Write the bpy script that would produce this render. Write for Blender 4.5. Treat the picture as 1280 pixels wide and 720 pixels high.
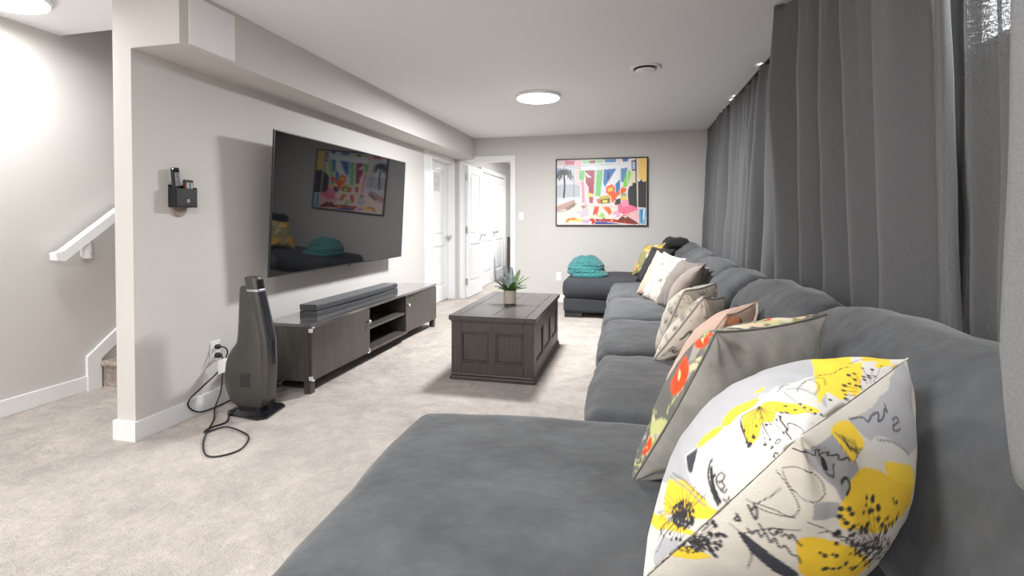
import bpy, bmesh, math, random
import numpy as np
from mathutils import Vector, Matrix, noise as mnoise
random.seed(7)
for _o in list(bpy.data.objects): bpy.data.objects.remove(_o)
SC = bpy.context.scene
COL = SC.collection

# ------------------------------------------------------------------ camera
H = 2.36
YAW, PITCH, FPX = 0.2334, 0.0171, 619.58
cd = bpy.data.cameras.new('camera')
cam = bpy.data.objects.new('camera', cd); COL.objects.link(cam)
cd.sensor_fit = 'HORIZONTAL'; cd.sensor_width = 36.0
cd.lens = FPX * 36.0 / 1280.0
cd.shift_y = -(360 - 285.55) / 1280.0
cd.clip_start = 0.02
cam.location = (0, 0, 1.1654)
cam.rotation_euler = (math.pi / 2 - PITCH, 0, YAW)
SC.camera = cam
# ------------------------------------------------------------------ world, exposure
w = bpy.data.worlds.new('world'); SC.world = w; w.use_nodes = True
bg = w.node_tree.nodes['Background']
bg.inputs[0].default_value = (0.9, 0.95, 1.0, 1); bg.inputs[1].default_value = 1.0
SC.view_settings.view_transform = 'Standard'; SC.view_settings.look = 'None'
SC.view_settings.gamma = 1.0; SC.view_settings.use_curve_mapping = False
SC.view_settings.exposure = 0.0
# ------------------------------------------------------------------ lamps' light
LAMP_W = 95.0
LAMPS = [  # x, y, watts : round ceiling lamps; last three unseen, added to brighten room, hall and bedroom
    (-0.86, 4.70, 1.42), (-3.22, 1.92, 0.21), (-0.86, 0.40, 0.40), (-0.86, -2.0, 0.75), (-3.1, -1.6, 1.0), (-1.2, 8.6, 0.9)]

def area_lamp(x, y, k, z=H - 0.052, size=0.40):
    l = bpy.data.lights.new('lamp_light', 'AREA'); l.shape = 'DISK'; l.size = size
    l.energy = LAMP_W * k; l.color = (0.965, 0.985, 1.0); l.spread = math.pi
    o = bpy.data.objects.new('lamp_light', l); COL.objects.link(o); o.location = (x, y, z)
    return o

# ================================================================== helpers
def lin(c):
    c = np.asarray(c, float) / 255.0
    return np.where(c <= 0.04045, c / 12.92, ((c + 0.055) / 1.055) ** 2.4)

def mat(name, col, rough=0.6, metal=0.0, bump=0.0, bscale=80.0, var=0.0, vscale=6.0, spec=0.5, stretch=None,
        sheen=0.0, emit=None, estr=0.0, attr=None, coat=0.0, bump2=0.0, b2scale=10.0):
    m = bpy.data.materials.new(name); m.use_nodes = True
    nt = m.node_tree; N = nt.nodes; L = nt.links; p = N['Principled BSDF']
    p.inputs['Base Color'].default_value = (*col, 1)
    p.inputs['Roughness'].default_value = rough; p.inputs['Metallic'].default_value = metal
    p.inputs['Specular IOR Level'].default_value = spec
    p.inputs['Coat Weight'].default_value = coat
    if sheen:
        p.inputs['Sheen Weight'].default_value = sheen; p.inputs['Sheen Roughness'].default_value = 0.4
    if emit is not None:
        p.inputs['Emission Color'].default_value = (*emit, 1); p.inputs['Emission Strength'].default_value = estr
    tc = N.new('ShaderNodeTexCoord'); vec = tc.outputs['Object']
    if stretch:
        mp = N.new('ShaderNodeMapping'); mp.inputs['Scale'].default_value = stretch
        L.new(vec, mp.inputs['Vector']); vec = mp.outputs['Vector']
    base = None
    if attr:
        a = N.new('ShaderNodeVertexColor'); a.layer_name = attr; base = a.outputs['Color']
    if var:
        n = N.new('ShaderNodeTexNoise'); n.inputs['Scale'].default_value = vscale; n.inputs['Detail'].default_value = 6
        n.inputs['Roughness'].default_value = 0.62
        L.new(vec, n.inputs['Vector'])
        r = N.new('ShaderNodeMapRange'); r.inputs['From Min'].default_value = 0.3; r.inputs['From Max'].default_value = 0.7
        r.inputs['To Min'].default_value = 1 - var; r.inputs['To Max'].default_value = 1 + var
        L.new(n.outputs['Fac'], r.inputs['Value'])
        mx = N.new('ShaderNodeVectorMath'); mx.operation = 'SCALE'
        if base is not None: L.new(base, mx.inputs[0])
        else: mx.inputs[0].default_value = col
        L.new(r.outputs['Result'], mx.inputs['Scale']); base = mx.outputs['Vector']
    if base is not None: L.new(base, p.inputs['Base Color'])
    if bump:
        n2 = N.new('ShaderNodeTexNoise'); n2.inputs['Scale'].default_value = bscale; n2.inputs['Detail'].default_value = 4
        L.new(vec, n2.inputs['Vector'])
        b = N.new('ShaderNodeBump'); b.inputs['Strength'].default_value = bump; b.inputs['Distance'].default_value = 0.01
        L.new(n2.outputs['Fac'], b.inputs['Height']); L.new(b.outputs['Normal'], p.inputs['Normal'])
        if bump2:
            n3 = N.new('ShaderNodeTexNoise'); n3.inputs['Scale'].default_value = b2scale; n3.inputs['Detail'].default_value = 3
            L.new(vec, n3.inputs['Vector'])
            b2 = N.new('ShaderNodeBump'); b2.inputs['Strength'].default_value = bump2; b2.inputs['Distance'].default_value = 0.05
            L.new(n3.outputs['Fac'], b2.inputs['Height']); L.new(b2.outputs['Normal'], b.inputs['Normal'])
    return m

M = {}
M['wall'] = mat('wall_paint', (0.62, 0.595, 0.57), 0.85, bump=0.05, bscale=220)
M['ceil'] = mat('ceiling_paint', (0.86, 0.86, 0.87), 0.9, bump=0.25, bscale=90)
M['white'] = mat('white_trim_paint', (0.84, 0.84, 0.84), 0.4)
M['door'] = mat('white_door_paint', (0.86, 0.86, 0.86), 0.45)
M['plastic_white'] = mat('white_plastic', (0.85, 0.85, 0.84), 0.35)
M['metal'] = mat('brushed_steel', (0.62, 0.61, 0.6), 0.28, metal=1.0)
M['carpet'] = mat('beige_carpet', (0.51, 0.45, 0.405), 0.95, bump=1.0, bscale=150, var=0.17, vscale=4.2, spec=0.1, sheen=0.25, bump2=0.9, b2scale=8.0)
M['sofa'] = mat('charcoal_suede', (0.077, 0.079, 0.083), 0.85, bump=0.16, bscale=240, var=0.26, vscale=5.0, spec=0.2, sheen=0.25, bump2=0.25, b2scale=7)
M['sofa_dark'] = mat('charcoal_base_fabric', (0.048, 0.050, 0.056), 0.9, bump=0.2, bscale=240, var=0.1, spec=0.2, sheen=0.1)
M['feet'] = mat('dark_wood_foot', (0.03, 0.028, 0.027), 0.5)
M['black'] = mat('black_plastic', (0.018, 0.018, 0.019), 0.42)
M['black_gloss'] = mat('black_gloss', (0.012, 0.012, 0.014), 0.12, coat=0.4)
M['screen'] = mat('tv_screen_glass', (0.006, 0.006, 0.007), 0.035, spec=0.8)
M['cord'] = mat('black_cord', (0.02, 0.02, 0.02), 0.5)
M['espresso'] = mat('espresso_laminate', (0.074, 0.066, 0.058), 0.30, var=0.3, vscale=5, stretch=(14, 14, 0.8), spec=0.5)
M['espresso_top'] = mat('espresso_laminate_top', (0.115, 0.112, 0.11), 0.14, var=0.15, vscale=5, stretch=(10, 0.8, 10), spec=1.0, coat=1.0)
M['trunk'] = mat('dark_stained_oak', (0.062, 0.050, 0.044), 0.42, var=0.38, vscale=5, stretch=(20, 20, 0.9), bump=0.1, bscale=14)
M['trunk_top'] = mat('dark_stained_oak_top', (0.062, 0.054, 0.050), 0.30, var=0.3, vscale=4, stretch=(14, 0.9, 14), bump=0.06, bscale=14)
M['soundbar'] = mat('soundbar_grille', (0.06, 0.061, 0.066), 0.5, bump=0.4, bscale=600)
M['soundbar_top'] = mat('soundbar_shell', (0.16, 0.165, 0.175), 0.35)
M['fan'] = mat('bronze_black_plastic', (0.052, 0.049, 0.043), 0.27, spec=0.6, bump=0.05, bscale=260)
M['fan_grille'] = mat('fan_grille', (0.02, 0.022, 0.028), 0.2, spec=0.8)
M['silver'] = mat('silver_plastic', (0.45, 0.46, 0.48), 0.3, metal=0.7)
M['clip'] = mat('clear_corner_guard', (0.75, 0.75, 0.74), 0.2)
M['pot'] = mat('cream_ceramic', (0.62, 0.56, 0.46), 0.55, bump=0.2, bscale=30)
M['soil'] = mat('potting_soil', (0.05, 0.035, 0.025), 0.95, bump=0.8, bscale=120)
M['fern'] = mat('fern_green', (0.075, 0.17, 0.035), 0.55, var=0.35, vscale=30)
M['fern_dusty'] = mat('fern_dusty_green', (0.17, 0.21, 0.20), 0.6, var=0.3, vscale=30)
M['teal'] = mat('teal_yarn', (0.04, 0.195, 0.195), 0.9, bump=0.7, bscale=180, var=0.5, vscale=40, sheen=0.3)
M['throw'] = mat('black_fleece', (0.016, 0.016, 0.017), 0.9, bump=0.3, bscale=150, sheen=0.1)
M['taupe'] = mat('taupe_velvet', (0.19, 0.158, 0.138), 0.85, bump=0.12, bscale=300, var=0.14, vscale=10, sheen=0.3)
M['taupe_light'] = mat('light_taupe_velvet', (0.30, 0.245, 0.21), 0.85, bump=0.12, bscale=300, var=0.12, vscale=10, sheen=0.3)
M['peach'] = mat('peach_cotton', (0.70, 0.49, 0.385), 0.85, bump=0.15, bscale=300, var=0.05, vscale=10)
M['peach_deep'] = mat('deep_peach_cotton', (0.52, 0.345, 0.26), 0.85, bump=0.15, bscale=300)
M['rust'] = mat('rust_lining', (0.28, 0.10, 0.045), 0.8)
M['piping'] = mat('cream_piping', (0.36, 0.33, 0.29), 0.8, bump=0.2, bscale=300)
M['grey_piping'] = mat('grey_piping', (0.14, 0.13, 0.12), 0.8)
M['print'] = mat('printed_cotton', (0.8, 0.8, 0.8), 0.85, bump=0.22, bscale=340, attr='Col', var=0.04, vscale=16)
M['art'] = mat('art_print', (0.8, 0.8, 0.8), 0.35, attr='Col')
M['frame'] = mat('black_picture_frame', (0.012, 0.012, 0.012), 0.4)
M['lamp'] = mat('lamp_diffuser', (0.9, 0.9, 0.9), 0.4, emit=(1, 0.99, 0.97), estr=9.0)
M['glass'] = mat('bright_window_glass', (0.8, 0.85, 0.9), 0.1, emit=(0.93, 0.97, 1.0), estr=14.0)
M['remote_key'] = mat('remote_keys_grey', (0.35, 0.35, 0.36), 0.5)
M['key_red'] = mat('remote_keys_red', (0.55, 0.12, 0.06), 0.5)
M['key_blue'] = mat('remote_keys_blue', (0.15, 0.30, 0.36), 0.5)
M['key_white'] = mat('remote_keys_white', (0.75, 0.75, 0.75), 0.5)
M['stair_carpet'] = mat('stair_carpet', (0.40, 0.34, 0.29), 0.95, bump=1.0, bscale=120, var=0.25, vscale=25, spec=0.1)
M['paper'] = mat('paper_tag', (0.82, 0.81, 0.78), 0.7)
M['notice'] = mat('grey_notice_paper', (0.55, 0.55, 0.55), 0.6, var=0.3, vscale=14)
M['bed'] = mat('grey_bedding', (0.42, 0.42, 0.43), 0.9)
M['headboard'] = mat('dark_headboard', (0.06, 0.05, 0.045), 0.6)

def speckle(m, scale, k):
    nt = m.node_tree; N = nt.nodes; L = nt.links; p = N['Principled BSDF']
    src = p.inputs['Base Color'].links[0].from_socket
    tc = N.new('ShaderNodeTexCoord'); n = N.new('ShaderNodeTexNoise'); n.inputs['Scale'].default_value = scale; n.inputs['Detail'].default_value = 2
    L.new(tc.outputs['Object'], n.inputs['Vector'])
    r = N.new('ShaderNodeMapRange'); r.inputs['From Min'].default_value = 0.35; r.inputs['From Max'].default_value = 0.65; r.inputs['To Min'].default_value = 1 - k; r.inputs['To Max'].default_value = 1 + k
    L.new(n.outputs['Fac'], r.inputs['Value'])
    mx = N.new('ShaderNodeVectorMath'); mx.operation = 'SCALE'; L.new(src, mx.inputs[0]); L.new(r.outputs['Result'], mx.inputs['Scale'])
    L.new(mx.outputs['Vector'], p.inputs['Base Color'])
speckle(M['carpet'], 95, 0.07); speckle(M['carpet'], 22, 0.05); speckle(M['stair_carpet'], 90, 0.2); speckle(M['sofa'], 26, 0.07)

def curtain_mat(name, col, trans, open_=0.0):
    m = bpy.data.materials.new(name); m.use_nodes = True
    nt = m.node_tree; N = nt.nodes; L = nt.links
    p = N['Principled BSDF']; out = N['Material Output']
    p.inputs['Roughness'].default_value = 0.9; p.inputs['Specular IOR Level'].default_value = 0.1
    p.inputs['Sheen Weight'].default_value = 0.12
    tc = N.new('ShaderNodeTexCoord')
    n = N.new('ShaderNodeTexNoise'); n.inputs['Scale'].default_value = 230; n.inputs['Detail'].default_value = 3
    L.new(tc.outputs['Object'], n.inputs['Vector'])
    r = N.new('ShaderNodeMapRange'); r.inputs['To Min'].default_value = 0.65; r.inputs['To Max'].default_value = 1.35
    L.new(n.outputs['Fac'], r.inputs['Value'])
    mx = N.new('ShaderNodeVectorMath'); mx.operation = 'SCALE'; mx.inputs[0].default_value = col
    L.new(r.outputs['Result'], mx.inputs['Scale']); L.new(mx.outputs['Vector'], p.inputs['Base Color'])
    b = N.new('ShaderNodeBump'); b.inputs['Strength'].default_value = 0.25; b.inputs['Distance'].default_value = 0.004
    L.new(n.outputs['Fac'], b.inputs['Height']); L.new(b.outputs['Normal'], p.inputs['Normal'])
    t = N.new('ShaderNodeBsdfTranslucent'); t.inputs['Color'].default_value = (0.5, 0.5, 0.52, 1)
    ms = N.new('ShaderNodeMixShader'); ms.inputs['Fac'].default_value = trans
    L.new(p.outputs['BSDF'], ms.inputs[1]); L.new(t.outputs['BSDF'], ms.inputs[2])
    sh = ms.outputs['Shader']
    if open_:
        mp = N.new('ShaderNodeMapping'); mp.inputs['Scale'].default_value = (1, 420, 160)
        L.new(tc.outputs['Object'], mp.inputs['Vector'])
        n4 = N.new('ShaderNodeTexNoise'); n4.inputs['Scale'].default_value = 1.0; L.new(mp.outputs['Vector'], n4.inputs['Vector'])
        rr = N.new('ShaderNodeMapRange'); rr.inputs['From Min'].default_value = 0.4; rr.inputs['From Max'].default_value = 0.62
        rr.inputs['To Min'].default_value = 0; rr.inputs['To Max'].default_value = open_
        sx = N.new('ShaderNodeSeparateXYZ'); L.new(tc.outputs['Object'], sx.inputs[0])
        zr = N.new('ShaderNodeMapRange'); zr.inputs['From Min'].default_value = 1.05; zr.inputs['From Max'].default_value = 1.12
        zr.inputs['To Min'].default_value = 0; zr.inputs['To Max'].default_value = open_; L.new(sx.outputs['Z'], zr.inputs['Value'])
        L.new(zr.outputs['Result'], rr.inputs['To Max'])
        L.new(n4.outputs['Fac'], rr.inputs['Value'])
        tr = N.new('ShaderNodeBsdfTransparent'); m2 = N.new('ShaderNodeMixShader')
        L.new(rr.outputs['Result'], m2.inputs['Fac']); L.new(sh, m2.inputs[1]); L.new(tr.outputs['BSDF'], m2.inputs[2]); sh = m2.outputs['Shader']
    L.new(sh, out.inputs['Surface'])
    return m
M['curtain'] = curtain_mat('dark_grey_curtain', (0.135, 0.135, 0.137), 0.05)
M['curtain_light'] = curtain_mat('grey_curtain', (0.15, 0.15, 0.151), 0.05)
M['curtain_open'] = curtain_mat('open_weave_curtain', (0.135, 0.135, 0.136), 0.05, 0.42)
M['curtain_pale'] = curtain_mat('pale_grey_curtain', (0.20, 0.20, 0.20), 0.05)

ROOT_LOC = {}
def thing(name, label, cat, loc, group=None):
    o = bpy.data.objects.new(name, None); COL.objects.link(o); o.location = loc
    o.empty_display_size = 0.05
    o['label'] = label; o['category'] = cat
    if group: o['group'] = group
    return o

def world_loc(o):
    v = Vector(o.location)
    while o.parent: o = o.parent; v = v + Vector(o.location)
    return v

def finish(o, parent=None, label=None, cat=None, group=None, kind=None):
    if parent is not None: o.parent = parent
    if label: o['label'] = label
    if cat: o['category'] = cat
    if group: o['group'] = group
    if kind: o['kind'] = kind
    return o

def obj(name, bm, m, parent=None, smooth=False, origin=None, **kw):
    """bmesh in world coordinates -> one linked object; a child keeps its place"""
    if parent is not None: org = world_loc(parent)
    else: org = Vector((0, 0, 0))
    if origin is None:
        if parent is not None: origin = Vector(org)
        else:
            zs = [v.co for v in bm.verts]
            origin = Vector(((min(c.x for c in zs) + max(c.x for c in zs)) / 2, (min(c.y for c in zs) + max(c.y for c in zs)) / 2, min(c.z for c in zs)))
    origin = Vector(origin)
    bmesh.ops.recalc_face_normals(bm, faces=bm.faces)
    bmesh.ops.translate(bm, verts=bm.verts, vec=-origin)
    me = bpy.data.meshes.new(name); bm.to_mesh(me); bm.free()
    if isinstance(m, (list, tuple)):
        for mm in m: me.materials.append(mm)
    else: me.materials.append(m)
    if smooth:
        me.polygons.foreach_set('use_smooth', [True] * len(me.polygons))
    o = bpy.data.objects.new(name, me); COL.objects.link(o)
    o.location = origin - org
    return finish(o, parent, **kw)

def add_box(bm, x0, x1, y0, y1, z0, z1, bev=0.0, seg=2, mi=0, rot=None, piv=None):
    vs = [bm.verts.new(p) for p in [(x0, y0, z0), (x1, y0, z0), (x1, y1, z0), (x0, y1, z0), (x0, y0, z1), (x1, y0, z1), (x1, y1, z1), (x0, y1, z1)]]
    fs = [bm.faces.new([vs[i] for i in f]) for f in [(0, 3, 2, 1), (4, 5, 6, 7), (0, 1, 5, 4), (1, 2, 6, 5), (2, 3, 7, 6), (3, 0, 4, 7)]]
    for f in fs: f.material_index = mi
    allv = list(vs)
    if bev > 0:
        es = list({e for f in fs for e in f.edges})
        r = bmesh.ops.bevel(bm, geom=es, offset=bev, segments=seg, affect='EDGES', profile=0.5)
        allv = list({v for f in r['faces'] for v in f.verts} | {v for v in vs if v.is_valid})
        for f in r['faces']: f.material_index = mi
    if rot is not None:
        bmesh.ops.rotate(bm, verts=allv, cent=piv or (0, 0, 0), matrix=rot)
    return allv

def box(name, x0, x1, y0, y1, z0, z1, m, parent=None, bev=0.0, seg=2, **kw):
    bm = bmesh.new(); add_box(bm, x0, x1, y0, y1, z0, z1, bev, seg)
    return obj(name, bm, m, parent, **kw)

def add_lathe(bm, prof, cx, cy, n=32, axis='z', cap=True):
    rings = []
    for r, z in prof:
        ring = []
        for k in range(n):
            a = 2 * math.pi * k / n
            if axis == 'z': p = (cx + r * math.cos(a), cy + r * math.sin(a), z)
            elif axis == 'x': p = (z, cx + r * math.cos(a), cy + r * math.sin(a))
            else: p = (cx + r * math.cos(a), z, cy + r * math.sin(a))
            ring.append(bm.verts.new(p))
        rings.append(ring)
    for a, b in zip(rings, rings[1:]):
        for k in range(n): bm.faces.new([a[k], a[(k + 1) % n], b[(k + 1) % n], b[k]])
    if cap:
        bm.faces.new(rings[0][::-1]); bm.faces.new(rings[-1])

def catmull(pts, n=8, closed=False):
    P = [Vector(p) for p in pts]; out = []
    m = len(P)
    for i in range(m - 1):
        p0 = P[max(i - 1, 0)]; p1 = P[i]; p2 = P[i + 1]; p3 = P[min(i + 2, m - 1)]
        for k in range(n):
            t = k / n
            out.append(0.5 * ((2 * p1) + (p2 - p0) * t + (2 * p0 - 5 * p1 + 4 * p2 - p3) * t * t + (3 * p1 - p0 - 3 * p2 + p3) * t ** 3))
    out.append(P[-1]); return out

def add_tube(bm, pts, r, n=8, rfun=None):
    pts = [Vector(p) for p in pts]; rings = []
    up = Vector((0, 0, 1)); prev = None
    for i, p in enumerate(pts):
        d = (pts[min(i + 1, len(pts) - 1)] - pts[max(i - 1, 0)])
        if d.length < 1e-9: d = Vector((0, 0, 1))
        d.normalize()
        if prev is None:
            a = d.cross(up)
            if a.length < 1e-3: a = d.cross(Vector((1, 0, 0)))
        else:
            a = prev - d * prev.dot(d)
            if a.length < 1e-4: a = d.cross(up)
        a.normalize(); prev = a; b = d.cross(a)
        rr = rfun(i / (len(pts) - 1)) * r if rfun else r
        rings.append([bm.verts.new(p + (a * math.cos(2 * math.pi * k / n) + b * math.sin(2 * math.pi * k / n)) * rr) for k in range(n)])
    for a, b in zip(rings, rings[1:]):
        for k in range(n): bm.faces.new([a[k], a[(k + 1) % n], b[(k + 1) % n], b[k]])
    bm.faces.new(rings[0][::-1]); bm.faces.new(rings[-1])

def tube(name, pts, r, m, parent=None, n=8, smooth_n=8, **kw):
    bm = bmesh.new(); add_tube(bm, catmull(pts, smooth_n) if smooth_n else pts, r, n)
    return obj(name, bm, m, parent, smooth=True, **kw)

def add_prism(bm, poly, a0, a1, axis='x'):
    """extrude a polygon of the other two axes along axis"""
    def P(t, q):
        if axis == 'x': return (t, q[0], q[1])
        if axis == 'y': return (q[0], t, q[1])
        return (q[0], q[1], t)
    A = [bm.verts.new(P(a0, q)) for q in poly]; B = [bm.verts.new(P(a1, q)) for q in poly]
    n = len(poly)
    bm.faces.new(A[::-1]); bm.faces.new(B)
    for k in range(n): bm.faces.new([A[k], A[(k + 1) % n], B[(k + 1) % n], B[k]])

def fbm(x, y, z, o=3):
    s = 0; a = 1
    for _ in range(o):
        s += a * mnoise.noise((x, y, z)); x *= 2.1; y *= 2.1; z *= 2.1; a *= 0.5
    return s

def soft_box(name, x0, x1, y0, y1, z0, z1, m, parent=None, r=0.05, crown=0.02, nz=0.006, ns=5.0, seed=0, res=0.045, shear=None, pinch=0.0, **kw):
    """upholstered block: rounded edges, crowned faces, gentle lumps. shear(co)->co"""
    nx = max(4, int((x1 - x0) / res)); ny = max(4, int((y1 - y0) / res)); nzz = max(4, int((z1 - z0) / res))
    bm = bmesh.new()
    N = (nx, ny, nzz); vd = {}
    lo = np.array((x0, y0, z0)); hi = np.array((x1, y1, z1)); c = (lo + hi) / 2; h = (hi - lo) / 2
    def vert(i, j, k):
        key = (i, j, k)
        if key in vd: return vd[key]
        t = np.array([i / nx, j / ny, k / nzz]) * 2 - 1
        t = np.sin(t * math.pi / 2 * 0.96) / math.sin(math.pi / 2 * 0.96)
        p = t * h
        inner = np.maximum(h - r, 0.001)
        q = np.clip(p, -inner, inner); d = p - q; L = np.linalg.norm(d)
        nrm = d / L if L > 1e-9 else np.zeros(3)
        p2 = q + nrm * min(L, r) if L > 1e-9 else p
        # crown
        f = [(1 - t[1] ** 2) * (1 - t[2] ** 2), (1 - t[0] ** 2) * (1 - t[2] ** 2), (1 - t[0] ** 2) * (1 - t[1] ** 2)]
        p2 = p2 + np.array([np.sign(t[a]) * abs(t[a]) ** 3 * f[a] ** 0.7 * crown * (1 if a == 2 else 0.6) for a in range(3)])
        w_ = c + p2
        n_ = fbm(w_[0] * ns + seed * 7.1, w_[1] * ns, w_[2] * ns, 3) * nz
        dirn = p2 / (np.linalg.norm(p2) + 1e-9)
        w_ = w_ + (nrm if L > 1e-9 else dirn) * n_
        co = Vector(w_)
        if shear: co = Vector(shear(co))
        vd[key] = bm.verts.new(co); return vd[key]
    for i in range(nx):
        for j in range(ny):
            for k in (0, nzz): bm.faces.new([vert(i, j, k), vert(i + 1, j, k), vert(i + 1, j + 1, k), vert(i, j + 1, k)])
    for i in range(nx):
        for k in range(nzz):
            for j in (0, ny): bm.faces.new([vert(i, j, k), vert(i + 1, j, k), vert(i + 1, j, k + 1), vert(i, j, k + 1)])
    for j in range(ny):
        for k in range(nzz):
            for i in (0, nx): bm.faces.new([vert(i, j, k), vert(i, j + 1, k), vert(i, j + 1, k + 1), vert(i, j, k + 1)])
    return obj(name, bm, m, parent, smooth=True, **kw)

# ------------------------------------------------------------------ raster canvas for flat prints
class Canvas:
    """flat print: u to the right, v up, both 0..1"""
    def __init__(s, W, Hh, bgc):
        s.W, s.H = W, Hh; s.a = np.empty((Hh, W, 3)); s.a[:] = lin(bgc)
        s.X, s.Y = np.meshgrid((np.arange(W) + 0.5) / W, (np.arange(Hh) + 0.5) / Hh)
        s.asp = W / Hh
    def _bb(s, x0, x1, y0, y1):
        i0 = max(0, int(x0 * s.W) - 1); i1 = min(s.W, int(x1 * s.W) + 2); j0 = max(0, int(y0 * s.H) - 1); j1 = min(s.H, int(y1 * s.H) + 2)
        return slice(j0, max(j0, j1)), slice(i0, max(i0, i1))
    def _mix(s, sl, mask, c, alpha=1.0):
        sub = s.a[sl]; k = (mask * alpha)[..., None]; s.a[sl] = sub * (1 - k) + lin(c) * k
    def poly(s, pts, c, alpha=1.0):
        pts = np.asarray(pts, float)
        sl = s._bb(pts[:, 0].min(), pts[:, 0].max(), pts[:, 1].min(), pts[:, 1].max())
        X = s.X[sl]; Y = s.Y[sl]; ins = np.zeros(X.shape, bool); n = len(pts); j = n - 1
        for i in range(n):
            xi, yi = pts[i]; xj, yj = pts[j]
            if yi != yj:
                ins ^= ((yi > Y) != (yj > Y)) & (X < (xj - xi) * (Y - yi) / (yj - yi) + xi)
            j = i
        s._mix(sl, ins.astype(float), c, alpha)
    def blob(s, pts, c, alpha=1.0, n=6):
        P = [(p[0], p[1], 0) for p in pts]; P = P[-1:] + P + P[:2]
        q = catmull(P, n); s.poly([(v.x, v.y) for v in q[n:-n]], c, alpha)
    def stroke(s, pts, wd, c, smooth=True, alpha=1.0):
        if smooth and len(pts) > 2: pts = [(v.x, v.y) for v in catmull([(p[0], p[1], 0) for p in pts], 5)]
        pts = np.asarray(pts, float)
        sl = s._bb(pts[:, 0].min() - wd, pts[:, 0].max() + wd, pts[:, 1].min() - wd * s.asp, pts[:, 1].max() + wd * s.asp)
        X = s.X[sl]; Y = s.Y[sl] / s.asp; D = np.full(X.shape, 9.0)
        for (ax, ay), (bx, by) in zip(pts[:-1], pts[1:]):
            ay, by = ay / s.asp, by / s.asp; dx, dy = bx - ax, by - ay; L = dx * dx + dy * dy + 1e-12
            t = np.clip(((X - ax) * dx + (Y - ay) * dy) / L, 0, 1)
            D = np.minimum(D, np.hypot(X - ax - t * dx, Y - ay - t * dy))
        px = 1.0 / s.W
        s._mix(sl, np.clip((wd / 2 - D) / px + 0.5, 0, 1), c, alpha)
    def dot(s, x, y, r, c, alpha=1.0):
        sl = s._bb(x - r, x + r, y - r * s.asp, y + r * s.asp)
        D = np.hypot(s.X[sl] - x, (s.Y[sl] - y) / s.asp)
        s._mix(sl, np.clip((r - D) * s.W + 0.5, 0, 1), c, alpha)
    def ring(s, x, y, r, wd, c):
        s.stroke([(x + r * math.cos(a), y + r * s.asp * math.sin(a)) for a in np.linspace(0, 2 * math.pi, 14)], wd, c, smooth=False)
    def sample(s, u, v):
        fx = np.clip(u * s.W - 0.5, 0, s.W - 1.001); fy = np.clip(v * s.H - 0.5, 0, s.H - 1.001)
        i = fx.astype(int); j = fy.astype(int); a = (fx - i)[:, None]; b = (fy - j)[:, None]
        i1 = np.minimum(i + 1, s.W - 1); j1 = np.minimum(j + 1, s.H - 1)
        return (s.a[j, i] * (1 - a) + s.a[j, i1] * a) * (1 - b) + (s.a[j1, i] * (1 - a) + s.a[j1, i1] * a) * b

# small stroke font for the printed lettering, each glyph in a unit-high cell
GL = {
 '3': [[(0, .85), (.25, 1), (.5, .8), (.2, .55), (.5, .3), (.25, 0), (0, .15)]], '9': [[(.5, .7), (.25, .5), (0, .75), (.25, 1), (.5, .75), (.4, .3), (.1, 0)]],
 'M': [[(0, 0), (.08, 1), (.35, .3), (.62, 1), (.7, 0)]], 'B': [[(0, 0), (0, 1), (.4, .9), (.4, .6), (0, .52), (.5, .4), (.48, .05), (0, 0)]],
 'e': [[(0, .3), (.4, .34), (.3, .6), (.08, .5), (.05, .15), (.25, 0), (.42, .1)]], 'E': [[(.5, 1), (0, 1), (0, 0), (.5, 0)], [(0, .5), (.4, .5)]],
 'S': [[(.5, .85), (.25, 1), (.02, .8), (.25, .52), (.5, .25), (.25, 0), (0, .15)]], 'C': [[(.5, .85), (.25, 1), (0, .6), (.05, .2), (.3, 0), (.52, .15)]],
 'r': [[(0, .55), (.05, 0)], [(.04, .35), (.2, .58), (.36, .5)]], 'o': [[(.2, .55), (0, .3), (.15, 0), (.38, .2), (.2, .55)]],
 'a': [[(.36, .5), (.1, .55), (0, .2), (.2, 0), (.36, .4), (.42, 0)]], 'u': [[(0, .55), (.05, .05), (.25, .05), (.36, .5), (.42, 0)]],
 'n': [[(0, .55), (.03, 0)], [(.03, .35), (.22, .57), (.36, .4), (.4, 0)]], 'l': [[(0, 0), (.12, .6), (.22, 1), (.1, 1), (.08, .2), (.25, 0)]],
 'i': [[(.05, .55), (.08, 0)]], 't': [[(.12, .95), (.1, .1), (.28, 0)], [(0, .6), (.3, .62)]], 's': [[(.32, .48), (.14, .56), (.05, .4), (.3, .2), (.15, 0), (0, .08)]],
 'm': [[(0, .55), (.03, 0)], [(.03, .35), (.16, .57), (.26, .3), (.27, 0)], [(.27, .35), (.4, .57), (.5, .3), (.52, 0)]],
 'd': [[(.36, .5), (.1, .55), (0, .2), (.2, 0), (.36, .3), (.42, 1)], [(.37, .4), (.42, 0)]], '-': [[(0, .3), (.4, .3)]], ' ': [],
 'P': [[(0, 0), (0.02, 1), (.4, .95), (.45, .6), (.02, .5)]], 'A': [[(0, 0), (.3, 1), (.6, 0)], [(.12, .4), (.48, .4)]], 'R': [[(0, 0), (0, 1), (.42, .9), (.4, .58), (0, .5), (.5, 0)]],
 'I': [[(.1, 0), (.1, 1)]], '1': [[(0, .8), (.2, 1), (.2, 0)]], '8': [[(.25, .55), (.05, .8), (.25, 1), (.45, .8), (.25, .55), (0, .25), (.25, 0), (.5, .25), (.25, .55)]],
}
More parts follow.
